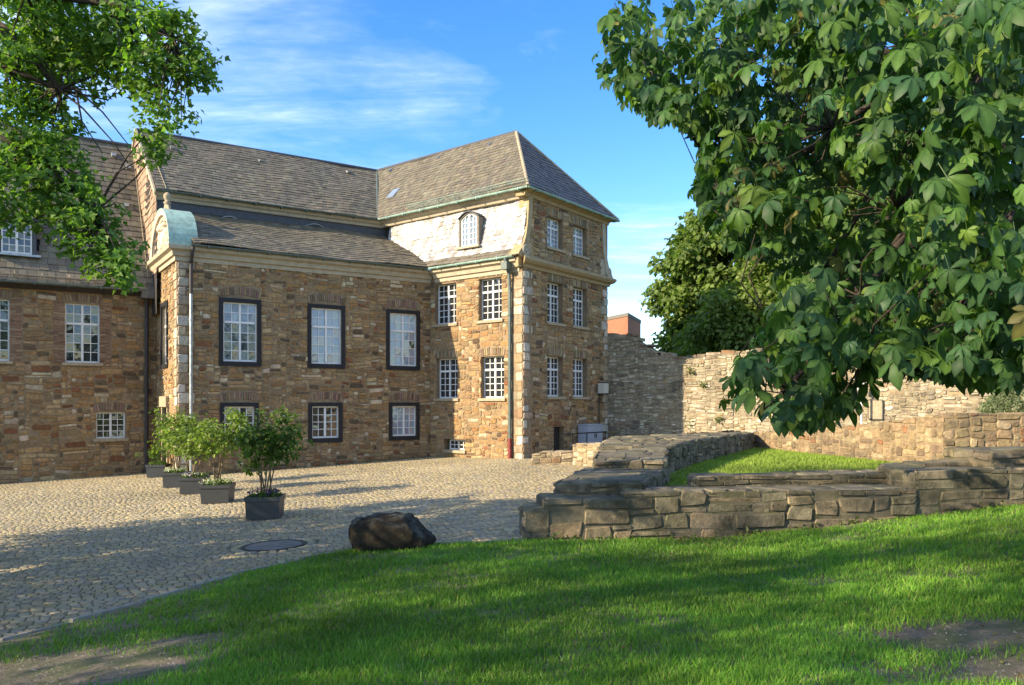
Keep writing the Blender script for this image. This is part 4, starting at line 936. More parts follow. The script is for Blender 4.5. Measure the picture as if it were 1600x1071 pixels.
stone_wall('ruin_wall', 'dark mossy low ruin wall of large blocks stepping up from the lawn', 'wall', (W0[0]+3, W0[1]+.4, -1.9), [
    (seg(0, .33, 0, .75), [-1.52, -1.50, -1.50, -1.52], -2.2, big_),
    (seg(.27, 1.50, .02, .8), [-1.37, -1.36, -1.36, -1.37], -2.2, big_),
    (seg(1.44, 5.72, .03, .82), [-1.285, -1.275, -1.275, -1.285], -2.2, big_),
    (seg(2.72, 5.75, .8, 1.3), [-1.17, -1.12, -1.10, -1.15], -2.2, dict(big_, hr=(1, 2))),
    (seg(5.71, 12, .06, 1.1), [-1.04, -.99, -.99, -1.04], -2.2, dict(big_, hr=(2, 4), wr=(2, 7), proud=(.004, .02))),
    (seg(6.05, 7.4, 1.05, 1.6), [-1.05, -.97, -.95, -1.03], -2.2, dict(big_)),
    (seg(7.3, 12, .62, 1.8), [-.78, -.74, -.74, -.78], -1.3, dict(big_)),
    ], 'ruin', 'ruinmortar', 220, 51, PAL_RUIN)
stone_wall('stepped_ruin_wall', 'broad stepped ruin wall with flat weathered stone tops beside the inner grass', 'wall', (2.4, 16, -1.9), [
    ([(.64, 11.72), (1.9, 11.72), (2.78, 14.3), (1.30, 14.3)], [-1.20, -1.18, -1.17, -1.18], -2.2),
    ([(1.42, 14.0), (2.66, 14.0), (3.10, 16.0), (1.78, 16.3)], [-1.05, -1.03, -.92, -.98], -2.2),
    ([(1.76, 16.2), (3.12, 15.95), (3.74, 17.4), (2.15, 18.6)], [-.96, -.90, -.88, -.92], -2.2),
    ([(2.12, 18.5), (3.72, 17.35), (4.55, 19.0), (2.66, 20.8)], [-.91, -.87, -.88, -.9], -2.2),
    ([(2.64, 20.7), (4.5, 18.95), (7.45, 24.6), (7.2, 25.2)], [-.90, -.88, -.97, -.95], -2.2),
    ], 'ruin', 'ruinmortar', 160, 52, PAL_RUIN, ca=.12, cb=.08, wr=(2, 5), hr=(1, 4), topw=(2, 6), toph=(2, 6), tca=.12, proud=(.01, .05))
a0_, a1_, a2_ = on_court(831, 727)[:2], on_court(896, 727)[:2], on_court(928, 730)[:2]
stone_wall('low_garden_wall', 'low sunlit stone wall stepping up in front of the cellar steps', 'wall', (*a1_, -1.95), [
    ([a0_, a0_+(a1_-a0_)*.2, a0_+(a1_-a0_)*.2+(.15, .4), a0_+(.15, .4)], [-1.60, -1.58, -1.58, -1.6], -2.2),
    ([a0_+(a1_-a0_)*.19, a1_, a1_+(.15, .42), a0_+(a1_-a0_)*.19+(.15, .42)], [-1.53, -1.52, -1.52, -1.53], -2.2),
    ([a1_-(.02, 0), a2_, a2_+(1.1, 1.2), a1_+(.2, .45)], [-1.33, -1.28, -1.25, -1.3], -2.2),
    ([a2_-(.02, .02), (3.0, 20.9), (3.2, 21.6), a2_+(.9, 1.0)], [-1.28, -.95, -.93, -1.22], -2.2),
    ], 'stone', 'mortar_pale', 120, 53, PAL_PALE, ca=.09, cb=.06, wr=(2, 5), hr=(1, 4), topw=(2, 5), toph=(2, 4), tca=.13)
def zl(Y): return -1.45
g = lambda px, py, z: ray(px, py)*(z/ray(px, py)[2])
r0, r1, r2, r3 = g(1176, 700.5, -1.45)[:2], g(1410, 726.5, -1.45)[:2], np.array((9.35, 17.35)), np.array((12.5, 17.2))
nb = lambda p, q, w: (np.array((-(q-p)[1], (q-p)[0]))/np.hypot(*(q-p)))*w
stone_wall('retaining_wall', 'sunlit retaining wall of squared stones behind the enclosed grass', 'wall', (9, 20, -1.45), [
    ([r0, r0+(r1-r0)*.5, r0+(r1-r0)*.5+nb(r0, r1, .45), r0+nb(r0, r1, .45)], [-.96, -.78, -.78, -.96], -2.0),
    ([r0+(r1-r0)*.497, r1, r1+nb(r0, r1, .45), r0+(r1-r0)*.497+nb(r0, r1, .45)], [-.78, -.42, -.42, -.78], -2.0),
    ([r1, r2, r2+(.3, .5), r1+(.5, .4)], [-.42, -.30, -.30, -.42], -2.0),
    ([r2, r3, r3+(0, .5), r2+(.2, .5)], [-.27, -.25, -.25, -.27], -2.0),
    ([r3, r3+(8, -1.2), r3+(8, -.7), r3+(0, .5)], [-.25, -.2, -.2, -.25], -2.0, dict(dress=(0,))),
    ], 'oldstone', 'mortar', 220, 54, [((.30, .215, .12), 30), ((.25, .18, .10), 26), ((.36, .27, .16), 16), ((.18, .13, .08), 16), ((.26, .13, .065), 6)], ca=.08, cb=.07, wr=(2, 5), hr=(2, 4), topw=(2, 5), toph=(2, 4), tca=.14)
# tall boundary wall
DB = np.array((.84, -.543)); DB /= np.hypot(*DB); PB = C4-.25*DB; fbw = wallframe(PB, DB)
bw = thing('boundary_wall', 'tall old rubble wall running from the wing behind the terrace', 'wall', (*(PB+8*DB), -1.2))
tp = [(940, 526), (985, 525), (1000, 536), (1030, 555), (1062, 561), (1100, 556), (1200, 547), (1300, 552), (1450, 570), (1600, 575)]
ta, tz = zip(*[onp(fbw, *p) for p in tp]); ta = [-.6]+list(ta)+[22]; tz = [tz[0]]+list(tz)+[tz[-1]]
topf = lambda s: np.interp(s, ta, tz)
def boundary():
    rg = np.random.default_rng(55); b = MB(); xs = np.linspace(0, 22, 90)
    for x0, x1 in zip(xs[:-1], xs[1:]):
        z0, z1 = topf(x0)+.03*math.sin(x0*7), topf(x1)+.03*math.sin(x1*7)
        b.add([fbw(x0, -2.4), fbw(x1, -2.4), fbw(x1, z1), fbw(x0, z0), fbw(x0, -2.4, -.6), fbw(x1, -2.4, -.6), fbw(x1, z1, -.6), fbw(x0, z0, -.6)], [(0, 1, 2, 3), (3, 2, 6, 7), (5, 4, 7, 6)])
    b.build('core', 'mortar_pale', bw)
    sign = onp(fbw, 1368, 640)
    rs = rubble(0, 19, -1.5, max(tz)+.1, [], .065, .05, (2, 8), (1, 4), rg, top=topf)
    cop = []; x = 0
    while x < 19:
        w = rg.uniform(.25, .6); cop.append((x, x+w, topf(x+w/2)-.03, topf(x+w/2)+rg.uniform(.05, .13))); x += w
    P_ = stone_pieces(fbw, rs, rg, [((.43, .37, .26), 34), ((.36, .30, .20), 26), ((.50, .44, .33), 18), ((.25, .21, .15), 18), ((.33, .24, .14), 6)], proud=(.0, .045), rnd=.36, jit=.02)
    for r in cop:
        Mp = fbw; a0, a1, z0, z1 = r; V = [Mp(a, z+rg.uniform(-.02, .02), c) for c in (.03, -.62) for a, z in ((a0+.01, z0), (a1-.01, z0), (a1-.02, z1), (a0+.02, z1))]
        P_.append((V, BOXF, pick(PAL_PALE, rg)[0]*.9, (a1-a0)*.12/900))
    lay_pieces(bw, P_, 'stone', 'rubble', 'oldstone', 300)
    # plants rooted in the joints
    return sign
sign = boundary()
sp_ = thing('plaque', 'small grey rectangular plaque fixed to the rubble wall', 'plaque', tuple(fbw(sign[0], sign[1], .08)))
mb = MB(); bx(mb, fbw, sign[0]-.2, sign[0]+.2, sign[1]-.3, sign[1]+.3, .05, .09); mb.build('plate', 'sill', sp_)
mb = MB(); bx(mb, fbw, sign[0]-.22, sign[0]+.22, sign[1]+.3, sign[1]+.33, .04, .1); bx(mb, fbw, sign[0]-.22, sign[0]+.22, sign[1]-.33, sign[1]-.3, .04, .1); bx(mb, fbw, sign[0]-.23, sign[0]-.2, sign[1]-.3, sign[1]+.3, .04, .1); bx(mb, fbw, sign[0]+.2, sign[0]+.23, sign[1]-.3, sign[1]+.3, .04, .1); mb.build('rim', 'zinc_dark', sp_)
ps = onp(fbw, 1350, 650)
pt_ = thing('marker_post', 'slim white post standing close to the plaque by the wall', 'post', tuple(fbw(ps[0], -1.2, .5)))
mb = MB(); mb.tube([fbw(ps[0], -1.3, .5), fbw(ps[0], .45, .5)], .035, n=8); mb.build('pole', 'white', pt_)
mb = MB(); bx(mb, fbw, ps[0]-.14, ps[0]+.14, .4, .68, .49, .51); mb.build('panel', 'white', pt_)
# inner grass and terrace
V = [(2.2, 12.2), (12.6, 12.9), (13, 17.3), (9.4, 17.4), (*r1,), (*r0,), (7.3, 24.9), (4.2, 19.0), (3.0, 15.5)]
il = structure(link('enclosed_grass', mesh_py('enclosed_grass', [(x, y, -1.45+(.02 if y > 14 else -.02)) for x, y in V], [tuple(range(len(V)))], 'turf')))
V = [(*(r0+(.2, .1)), -1.05), (*(r1+(.3, .1)), -.62), (9.5, 17.6, -.5), (22, 16.6, -.45), (24, 20, -.5), (*(PB+22*DB), -.6), (*(PB+7*DB), -1.1), (*(PB+.5*DB), -1.6), (4.2, 28.5, -1.75), (3.2, 22, -1.6)]
structure(link('terrace', mesh_py('terrace', V, [tuple(range(len(V)))], 'gravel')))
# far brick block
def farblock():
    Y = 62; f = wallframe((Y*(905-CX)/F, Y-6), (.9, .43)); z = (CY-496)/F*Y
    z -= .65; p0 = np.array(at(946, 500, Y-4)[:2]); pm = np.array(at(981, 500, Y-7)[:2]); p2 = np.array(at(1001, 500, Y-2)[:2])
    t = thing('brick_block', 'distant flat roofed red brick block beyond the wall', 'building', (pm[0], pm[1], -3.3))
    q = [p0, pm, p2, p2+(p0-pm)]
    mb = MB(); V = [(*p, -3.4) for p in q]+[(*p, z) for p in q]; mb.add(V, [(0, 1, 5, 4), (1, 2, 6, 5), (2, 3, 7, 6), (3, 0, 4, 7), (4, 5, 6, 7)]); w = mb.build('wall', 'farbrick', t)
    c = sum(q)/4; mb = MB(); V = [(*(c+(p-c)*1.03), z+h) for h in (-.02, .22) for p in q]; mb.add(V, [(0, 1, 5, 4), (1, 2, 6, 5), (2, 3, 7, 6), (3, 0, 4, 7), (4, 5, 6, 7), (3, 2, 1, 0)]); mb.build('parapet', 'zinc_dark', t)
    for a, b in ((p0, pm), (pm, p2)):
        ff = wallframe(a, b-a); L_ = np.hypot(*(b-a))
        for k in range(2):
            for zz in (z-5.5, z-8.8):
                x = L_*(.28+.44*k); mb = MB(); bx(mb, ff, x-.5, x+.5, zz, zz+1.5, .0, .05); wo = mb.build('window', 'white', t)
                mb = MB(); bx(mb, ff, x-.42, x+.42, zz+.08, zz+1.42, .05, .06); mb.build('pane', 'glass', wo)
farblock()

# ------------------------------------------------------------------ boulder
def boulder():
    p = on_lawn(608, 861); rg = np.random.default_rng(9); n1, n2 = 90, 46; V = []
    prof = np.interp
    for j in range(n2+1):
        ph = -math.pi/2+math.pi*j/n2
        for i in range(n1):
            th = 2*math.pi*i/n1; x, y, z = math.cos(ph)*math.cos(th), math.cos(ph)*math.sin(th), math.sin(ph)
            e = .62; sx = np.sign(x)*abs(x)**e; sy = np.sign(y)*abs(y)**e; sz = np.sign(z)*abs(z)**.55
            X, Y_, Z = sx*.56, sy*.40, .22+sz*.25
            if X > .15 and Z > .1: Z -= max(0, X-.18)*.55*min(1, (Z-.1)/.3); 
            if X > .25: X -= .1*max(0, Z-.15)
            k = 1+.1*(vnoise(X*2+Y_+7, Z*3+Y_*2, 2.2, 2)-.5)+.06*(vnoise(X*4+Y_*3, Z*6+3, 3.1, 5)-.5)+.045*(vnoise(X*9+Y_*5, Z*11+Y_*4, 3.3, 8)-.5)
            V.append((p[0]+X*k, p[1]+.3+Y_*k, p[2]-.04+Z*k))
    Fc = [(j*n1+i, j*n1+(i+1) % n1, (j+1)*n1+(i+1) % n1, (j+1)*n1+i) for j in range(n2) for i in range(n1)]
    tag(link('boulder', mesh_py('boulder', V, Fc, 'boulder', None, True)), 'dark rough boulder with flattened top resting on the lawn edge', 'boulder')
boulder()

# ------------------------------------------------------------------ leaves
def orient(nrm, ax):
    nrm = nrm/np.linalg.norm(nrm, axis=1, keepdims=True); ax = ax-nrm*(ax*nrm).sum(1, keepdims=True); ax /= np.linalg.norm(ax, axis=1, keepdims=True)+1e-9
    return np.stack([ax, np.cross(nrm, ax), nrm], -1)            # columns: along, across, normal
LEAF5 = np.array([(0, 0, 0), (.35, -.5, .06), (.55, -.2, 0), (1, 0, -.12), (.55, .2, 0), (.35, .5, .06)]); LEAF5F = np.array([(0, 1, 2), (0, 2, 3), (0, 3, 4), (0, 4, 5)])
DIAM = np.array([(0, 0, 0), (.5, -.36, .06), (1, 0, -.12), (.5, .36, .06)]); DIAMF = np.array([(0, 1, 2), (0, 2, 3)])
OVAL = np.array([(0, 0, 0), (.35, -.24, .05), (.75, -.2, .02), (1, 0, -.12), (.75, .2, .02), (.35, .24, .05)]); OVALF = LEAF5F
LANCE = np.array([(0, 0, 0), (.4, -.2, .05), (1, 0, -.15), (.4, .2, .05)]); LANCEF = np.array([(0, 1, 2), (0, 2, 3)])
def leaves(P, size, Rm, shape, faces, cols):
    n = len(P); k = len(shape); V = np.einsum('nij,kj->nki', Rm, shape)*size[:, None, None]+P[:, None, :]
    return V.reshape(-1, 3), (faces[None]+k*np.arange(n)[:, None, None]).reshape(-1, faces.shape[1]), np.repeat(cols, k, 0)
def cloud(centers, radii, n_each, rg, shape, faces, size, cols, flat=.6, up=1.0, subr=.0):
    P = []; O = []
    for c, r, n in zip(centers, radii, n_each):
        q = rg.normal(size=(n, 3)); q /= np.linalg.norm(q, axis=1, keepdims=True); q *= rg.uniform(0, 1, (n, 1))**.45; q[:, 2] *= flat
        P.append(c+q*r); O.append(q)
    P = np.vstack(P); O = np.vstack(O); n = len(P)
    nr = np.array((0, 0, up))+O*.7+rg.normal(size=(n, 3))*.45; ax = O+rg.normal(size=(n, 3))*.6+np.array((0, 0, -.35))
    pc = np.array([c[0] for c in cols]); w = np.array([c[1] for c in cols], float)
    C = pc[rg.choice(len(pc), n, p=w/w.sum())]*rg.uniform(.75, 1.25, (n, 1))
    return leaves(P, rg.uniform(*size, n), orient(nr, ax), shape, faces, C)
GREEN = [((.085, .15, .028), 4), ((.06, .115, .024), 4), ((.11, .17, .03), 3), ((.14, .19, .04), 1)]
GREEN_D = [((.045, .085, .022), 4), ((.06, .10, .025), 3), ((.035, .07, .02), 3)]
GREEN_Y = [((.14, .195, .04), 4), ((.17, .225, .05), 3), ((.115, .165, .035), 3)]
def limb_tree(mb, trunk, targets, r0, rg, sag=.0):
    """curved limbs from the trunk top to targets, tapering; returns points along them"""
    mb.tube(trunk, r0, r0*.6, 10); pts = [np.array(trunk[-1])]; 
    for t in targets:
        k = rg.integers(max(1, len(trunk)//2), len(trunk)); a = np.array(trunk[k], float); b = np.array(t, float); n = 7
        mid = (a+b)/2+np.array((0, 0, .18*np.linalg.norm(b-a)))+rg.normal(size=3)*.25
        path = []
        for i in range(n+1):
            s = i/n; path.append((1-s)**2*a+2*s*(1-s)*mid+s*s*b+rg.normal(size=3)*.06*(0 < i < n))
        mb.tube(path, r0*.36, .022, 7); pts += path[2:]
    return np.array(pts)
def twigs(mb, pts, centers, rg, r=.012, lim=3.0):
    for c in centers:
        d = np.linalg.norm(pts-c, axis=1); i = int(d.argmin())
        if .1 < d[i] < lim:
            a = pts[i]; m = (a+c)/2+rg.normal(size=3)*.12*d[i]; mb.tube([a, m, c], r, r*.35, 4, cap=False)
# maple hanging in from the side
def maple():
    rg = np.random.default_rng(61)
    loc = np.array((-10.6, 8.0, -2.35)); t = thing('maple_tree', 'large maple reaching leafy branches over the cobbled yard', 'tree', tuple(loc))
    bl = [(40, 25, 95, 11.5), (120, 35, 80, 11.8), (200, 35, 72, 11.5), (265, 70, 58, 11), (300, 98, 34, 11), (235, 120, 52, 11.2), (165, 105, 55, 11.8), (90, 95, 55, 12), (25, 110, 60, 11.2), (262, 168, 34, 11), (240, 208, 26, 11), (238, 245, 12, 11), (15, 175, 50, 11.4), (70, 190, 42, 11.6), (110, 205, 26, 11.6),
          (30, 240, 50, 11), (85, 255, 48, 11.2), (30, 300, 55, 10.8), (100, 300, 52, 11), (150, 325, 38, 11), (90, 345, 36, 10.8), (135, 362, 38, 10.8), (172, 375, 30, 10.8), (120, 395, 24, 10.6), (150, 402, 26, 10.6), (192, 408, 20, 10.6), (185, 430, 13, 10.6), (12, 345, 18, 10.6), (150, 20, 60, 12.5), (60, 60, 70, 12.8)]
    cen, rad, cnt = [], [], []
    for px, py, rp, Y in bl:
        Y *= .8
        c = at(px, py, Y); r = rp/F*Y; m = max(4, int((rp/11)**2*1.0))
        for _ in range(m):
            q = rg.normal(size=3); q /= np.linalg.norm(q); q *= rg.uniform(.2, 1)**.5
            cen.append(c+q*r*np.array((1, 1.5, 1))); rad.append(rg.uniform(.15, .27)); cnt.append(int(rg.integers(16, 34)))
    vis = len(cen)
    while len(cen) < vis+900:                        # the rest of the crown, beside and above the view
        q = rg.normal(size=3); q /= np.linalg.norm(q); q *= rg.uniform(.25, 1)**.6; p = np.array((-11.0, 8.0, 1.1))+q*np.array((4.4, 4.4, 3.2))
        if p[1] > .5 and (-40 < CX+F*p[0]/p[1] < 1640) and (-60 < CY-F*p[2]/p[1]): continue
        cen.append(p); rad.append(rg.uniform(.3, .5)); cnt.append(int(rg.integers(30, 46)))
    cen = np.array(cen)
    MC = [((.11, .21, .04), 4), ((.08, .165, .035), 3), ((.14, .24, .045), 4), ((.17, .26, .05), 2)]
    V, Fc, C = cloud(cen[:vis], rad[:vis], cnt[:vis], rg, LEAF5, LEAF5F, (.06, .10), MC, .55, .6); V2, F2, C2_ = cloud(cen[vis:], rad[vis:], cnt[vis:], rg, LEAF5, LEAF5F, (.11, .17), MC, .55)
    link('crown', mesh_np('crown', np.vstack([V, V2]), np.vstack([Fc, F2+len(V)]), 'leaf', np.vstack([C, C2_])), t)
    mb = MB(); trunk = [loc+np.array((.0, 0, -.3)), loc+np.array((.05, .05, 1.2)), loc+np.array((.15, .1, 2.6)), loc+np.array((.3, .1, 4.2)), loc+np.array((.35, .2, 6.2))]
    tg = [at(95, 140, 9), at(270, 60, 8.8), at(150, 330, 8.8), at(40, 90, 9.4), at(90, 255, 8.8)]+[cen[i] for i in rg.choice(np.arange(vis, len(cen)), 12)]
    pts = limb_tree(mb, trunk, tg, .3, rg)
    for path in ([(0, 40), (45, 80), (75, 120), (92, 140), (118, 138)], [(118, 138), (160, 175), (205, 232)], [(92, 140), (130, 170), (175, 220), (200, 255)], [(118, 138), (128, 190), (160, 240)], [(100, 340), (105, 380), (112, 410)], [(0, 90), (20, 105), (32, 95)]):
        mb.tube([at(x, y, 8.95+.03*i) for i, (x, y) in enumerate(path)], .05 if path[0][0] == 0 else .014, .02 if path[0][0] == 0 else .005, 5)
    twigs(mb, pts, cen[::2], rg, .013, 1.05)
    mb.build('trunk', 'bark', t, True)
maple()
# round crowned trees behind the camera's left whose shade falls on the lawn
def crown_tree(name, label, loc, rx, rz, zc, nclump, per, size, cols, seed, mat='leaf', shape=OVAL, rad=(.45, .8), group=None, trunk_r=.22, up=.45):
    rg = np.random.default_rng(seed); t = thing(name, label, 'tree', tuple(loc), group); loc = np.array(loc, float)
    cen = []
    for _ in range(nclump):
        q = rg.normal(size=3); q /= np.linalg.norm(q); k = 1+.22*math.sin(q[0]*5+seed)+.15*math.sin(q[2]*7+q[1]*4)
        q *= rg.uniform(.12, 1)**(.4 if shape is OVAL else .2)*k*.9; cen.append(loc+np.array((0, 0, zc))+q*np.array((rx, rx, rz)))
    cen = np.array(cen)
    V, Fc, C = cloud(cen, rg.uniform(*rad, nclump), [per]*nclump, rg, shape, OVALF if len(shape) == 6 else DIAMF, size, cols, .65, up)
    link('crown', mesh_np('crown', V-loc, Fc, mat, C), t, tuple(loc))
    mb = MB(); tr = [(0, 0, -.3), (.05, 0, zc*.35), (.1, .05, zc*.75), (.1, .1, zc+rz*.4)]
    pts = limb_tree(mb, [np.array(p) for p in tr], [c-loc for c in cen[rg.choice(nclump, min(14, nclump))]], trunk_r, rg); twigs(mb, pts, cen[::5]-loc, rg, .02, 2.5)
    link('trunk', mesh_py('trunk', mb.V, mb.F, 'bark', None, True), t, tuple(loc)); return t
def copy_tree(src, label, loc, rz, sc):
    o = src.copy(); COL.objects.link(o); o.location = loc; o.rotation_euler = (0, 0, rz); o.scale = (sc, sc, sc); o['label'] = label; WL[o.name] = Vector(loc)
    for ch in src.children:
        c = ch.copy(); COL.objects.link(c); c.parent = o
    return o
lime = crown_tree('lime_tree', 'leafy lime tree shading the lawn from beside the yard entrance', (-12.8, .4, -2.3), 4.6, 4.8, 6.9, 280, 46, (.12, .19), GREEN, 71, group='shade trees along the lawn')
copy_tree(lime, 'leafy lime tree farther along the lawn, set back from the yard', (-15.8, -8.2, -2.4), 1.1, 1.1)
# trees beyond the boundary wall
bt = crown_tree('oak_tree', 'tall dense dark green tree beyond the boundary wall', (14.9, 41, -3.3), 6.5, 7.4, 8.0, 1700, 85, (.24, .40), [((.13, .19, .045), 4), ((.16, .22, .06), 3), ((.10, .155, .04), 3)], 81, shape=DIAM, rad=(.5, .95), group='trees beyond the boundary wall')
yt = crown_tree('ash_tree', 'lighter yellow green tree close behind the boundary wall', (10.9, 34.8, -3.0), 2.6, 4.0, 5.3, 620, 75, (.17, .28), GREEN_Y, 82, shape=DIAM, rad=(.45, .8), group='trees beyond the boundary wall')
copy_tree(bt, 'dense dark tree rising beyond the terrace shrub', (26, 44, -3.3), 2.0, 1.05)
copy_tree(bt, 'tall dark tree filling the gap between two dense ones', (20.4, 47, -3.3), 4.2, 1.12)
copy_tree(yt, 'pale green tree right behind the far end of the boundary wall', (19.5, 33, -3.0), 1.3, 1.05)
copy_tree(yt, 'low rounded green bush just over the boundary wall', (7.9, 36.5, -3.2), 2.6, .55)
# chestnut
def leaflet_mesh(rg):
    V, Fc = [], []; n = int(rg.integers(5, 8))
    for i in range(n):
        an = (i-(n-1)/2)*R(300/n)*.8+rg.normal()*.06; L_ = (1-.16*abs(i-(n-1)/2))*rg.uniform(.9, 1.05); wd = .235*L_*rg.uniform(.85, 1.12); dr = rg.uniform(.4, 1.05)
        ca, sb = math.cos(an), math.sin(an); b = len(V)
        for (x, y, z) in ((.03, 0, 0), (.34, 0, .02), (.34, -.55, .07), (.34, .55, .07), (.70, 0, 0), (.70, -1, .06), (.70, 1, .06), (.90, 0, 0), (.88, -.62, .03), (.88, .62, .03), (1.03, 0, 0)):
            X = x*L_; Yy = y*wd; Z = z*L_-dr*(X**2)*.75; X *= 1-.18*dr*x
            V.append((X*ca-Yy*sb, X*sb+Yy*ca, Z))
        Fc += [(b, b+2, b+1), (b, b+1, b+3), (b+2, b+5, b+4, b+1), (b+1, b+4, b+6, b+3), (b+5, b+8, b+7, b+4), (b+4, b+7, b+9, b+6), (b+8, b+10, b+7), (b+7, b+10, b+9)]
    b = len(V); V += [(-.55, -.012, .12), (-.55, .012, .12), (.05, .014, 0), (.05, -.014, 0)]; Fc.append((b, b+1, b+2, b+3))
    return np.array(V), Fc
def rib(v):                                  # midrib paler than the margins of each leaflet
    r = np.full(len(v), .9); n = (len(v)-4)//11
    for i in range(n): r[[i*11, i*11+1, i*11+4, i*11+7]] = 1.35
    return r
def chestnut():
    rg = np.random.default_rng(91); base = np.array((7.9, 9.0, float(lawn_z(7.9, 9.0))))
    t = thing('chestnut_tree', 'horse chestnut with big drooping hand shaped leaves over the lawn', 'tree', tuple(base))
    out = [(952, 0), (938, 40), (920, 85), (916, 128), (950, 158), (1000, 182), (1015, 198), (1068, 210), (1088, 240), (1064, 290), (1086, 340), (1140, 395), (1190, 412), (1205, 470), (1145, 555), (1122, 632), (1190, 648), (1240, 692), (1278, 678), (1350, 645), (1358, 602), (1440, 592), (1500, 606), (1600, 612), (2500, 640), (2800, 200), (2700, -500), (2200, -1000), (1500, -800), (1150, -400)]
    O = np.array(out, float)
    def inside(x, y):
        c = False; j = len(O)-1
        for i in range(len(O)):
            if (O[i, 1] > y) != (O[j, 1] > y) and x < (O[j, 0]-O[i, 0])*(y-O[i, 1])/(O[j, 1]-O[i, 1])+O[i, 0]: c = not c
            j = i
        return c
    holes_ = [(1425, 245, 22), (1330, 300, 18), (1385, 60, 16), (1180, 60, 10), (1440, 190, 12)]
    cen = []
    tries = 0
    while len(cen) < 800 and tries < 30000:
        tries += 1
        if len(cen) < 590: x, y = rg.uniform(925, 1640), rg.uniform(-20, 670)
        else: x, y = rg.uniform(1150, 2800), rg.uniform(-1000, 640)
        if not inside(x, y) or any(math.hypot(x-a, y-b) < r for a, b, r in holes_): continue
        near = np.clip((x-930)/700, 0, 1); lo, hi = 7.6-3.4*near, 10.2-1.6*near
        if y > 480: lo, hi = 5.4-.5*near, 7.2
        if len(cen) >= 590: lo, hi = 5, 11
        if 430 <= len(cen) < 590:
            if x < 1240 or y > 560: continue
            lo, hi = 8.2, 10.5
        Y = rg.uniform(lo, hi); p = at(x, y, Y)
        rr = .26/Y*F*.8
        if 0 < x < 1600 and not (inside(x-rr, y) and inside(x, y+rr*.8)) and rg.random() < .8:
            x += rr*.5; y -= rr*.5; p = at(x, y, Y)
        cen.append(p)
    cen = np.array(cen)
    var = [leaflet_mesh(rg) for _ in range(6)]
    tone = [(.046, .10, .026), (.066, .13, .026), (.033, .075, .026), (.105, .17, .03), (.037, .088, .034), (.12, .115, .035)]
    P, Ax, Nr, Sz = [], [], [], []
    for c in cen:
        n = int(rg.integers(6, 11)); a0 = rg.uniform(0, 6.28)
        for k in range(n):
            an = a0+k*2.4; d = np.array((math.cos(an), math.sin(an), rg.uniform(-.9, .15))); d /= np.linalg.norm(d)
            P.append(c+d*rg.uniform(.12, .36)+np.array((0, 0, rg.uniform(-.1, .14)))); Ax.append(d+np.array((0, 0, -.6))); Nr.append(np.array((0, 0, 1.))+d*.75+rg.normal(size=3)*.28); Sz.append(rg.uniform(.09, .215))
    P = np.array(P); Sz = np.array(Sz); Rm = orient(np.array(Nr), np.array(Ax)); n = len(P)
    px, py = CX+F*P[:, 0]/P[:, 1], CY-F*P[:, 2]/P[:, 1]
    T_ = P+Rm[:, :, 0]*Sz[:, None]*.8; qx, qy = CX+F*T_[:, 0]/T_[:, 1], CY-F*T_[:, 2]/T_[:, 1]; qs = Sz/P[:, 1]*F
    keep = np.array([True if not (-50 < x < 1620 and -40 < y < 700) else inside(x, y) and inside(tx_, ty_) and not any(math.hypot(x-a, y-b) < r*1.15 for a, b, r in holes_) for x, y, tx_, ty_, q in zip(px, py, qx, qy, qs)])
    P, Sz, Rm, px, py = P[keep], Sz[keep], Rm[keep], px[keep], py[keep]; n = len(P)
    vi = rg.integers(0, len(var), n); ti = rg.choice(len(tone), n, p=(.31, .26, .2, .1, .115, .015))
    vis = (px > 0) & (px < 1600) & (py > 0) & (py < 700); sc = np.where(vis, Sz/P[:, 1], 0)
    order = np.argsort(-sc); near = order[:300]; rest = order[300:]
    meshes = {}
    for i in near:
        k = (int(vi[i]), int(ti[i]))
        if k not in meshes: meshes[k] = mesh_py('leaf', var[k[0]][0], var[k[0]][1], 'chest', np.array(tone[k[1]])[None]*rib(var[k[0]][0])[:, None], True)
        o = link('leaf', meshes[k], t); s = float(Sz[i])
        m = Matrix.Identity(4)
        for r_ in range(3):
            for c_ in range(3): m[r_][c_] = Rm[i][r_, c_]*s
            m[r_][3] = P[i][r_]-base[r_]
        o.matrix_local = m
    VV, FF, CC = [], [], []; b = 0
    tri = []
    for k, (v, f) in enumerate(var):
        T = []
        for q in f: T += [(q[0], q[1], q[2])]+([(q[0], q[2], q[3])] if len(q) == 4 else [])
        T = np.array(T); idx = rest[vi[rest] == k]
        V, Fc, C = leaves(P[idx], Sz[idx], Rm[idx], v, T, np.array(tone)[ti[idx]]*rg.uniform(.7, 1.25, (len(idx), 1)))
        C = C*np.tile(rib(v), len(idx))[:, None]
        VV.append(V); FF.append(Fc+b); CC.append(C); b += len(V)
    stuff(link('foliage', mesh_np('foliage', np.vstack(VV), np.vstack(FF), 'chest', np.vstack(CC), True), t))
    mb = MB(); tr = [base+np.array(q) for q in ((0, 0, -.3), (-.05, 0, 1.0), (-.1, 0, 2.2), (-.15, 0, 3.6), (-.1, .1, 5.2), (0, .1, 7))]
    tg = [at(1010, 110, 9), at(1150, 60, 8.5), at(1120, 270, 8), at(1200, 500, 7), at(1230, 610, 6.2), at(1350, 560, 6), at(1300, 200, 7), at(1400, 330, 6.5), at(1450, 60, 7), at(1500, 480, 6.5), at(1290, 420, 7.5)]+[cen[i] for i in rg.integers(590, len(cen), 10)]
    pts = limb_tree(mb, tr, tg, .33, rg); twigs(mb, pts, cen, rg, .011, 1.1)
    mb.build('trunk', 'bark', t, True)
chestnut()

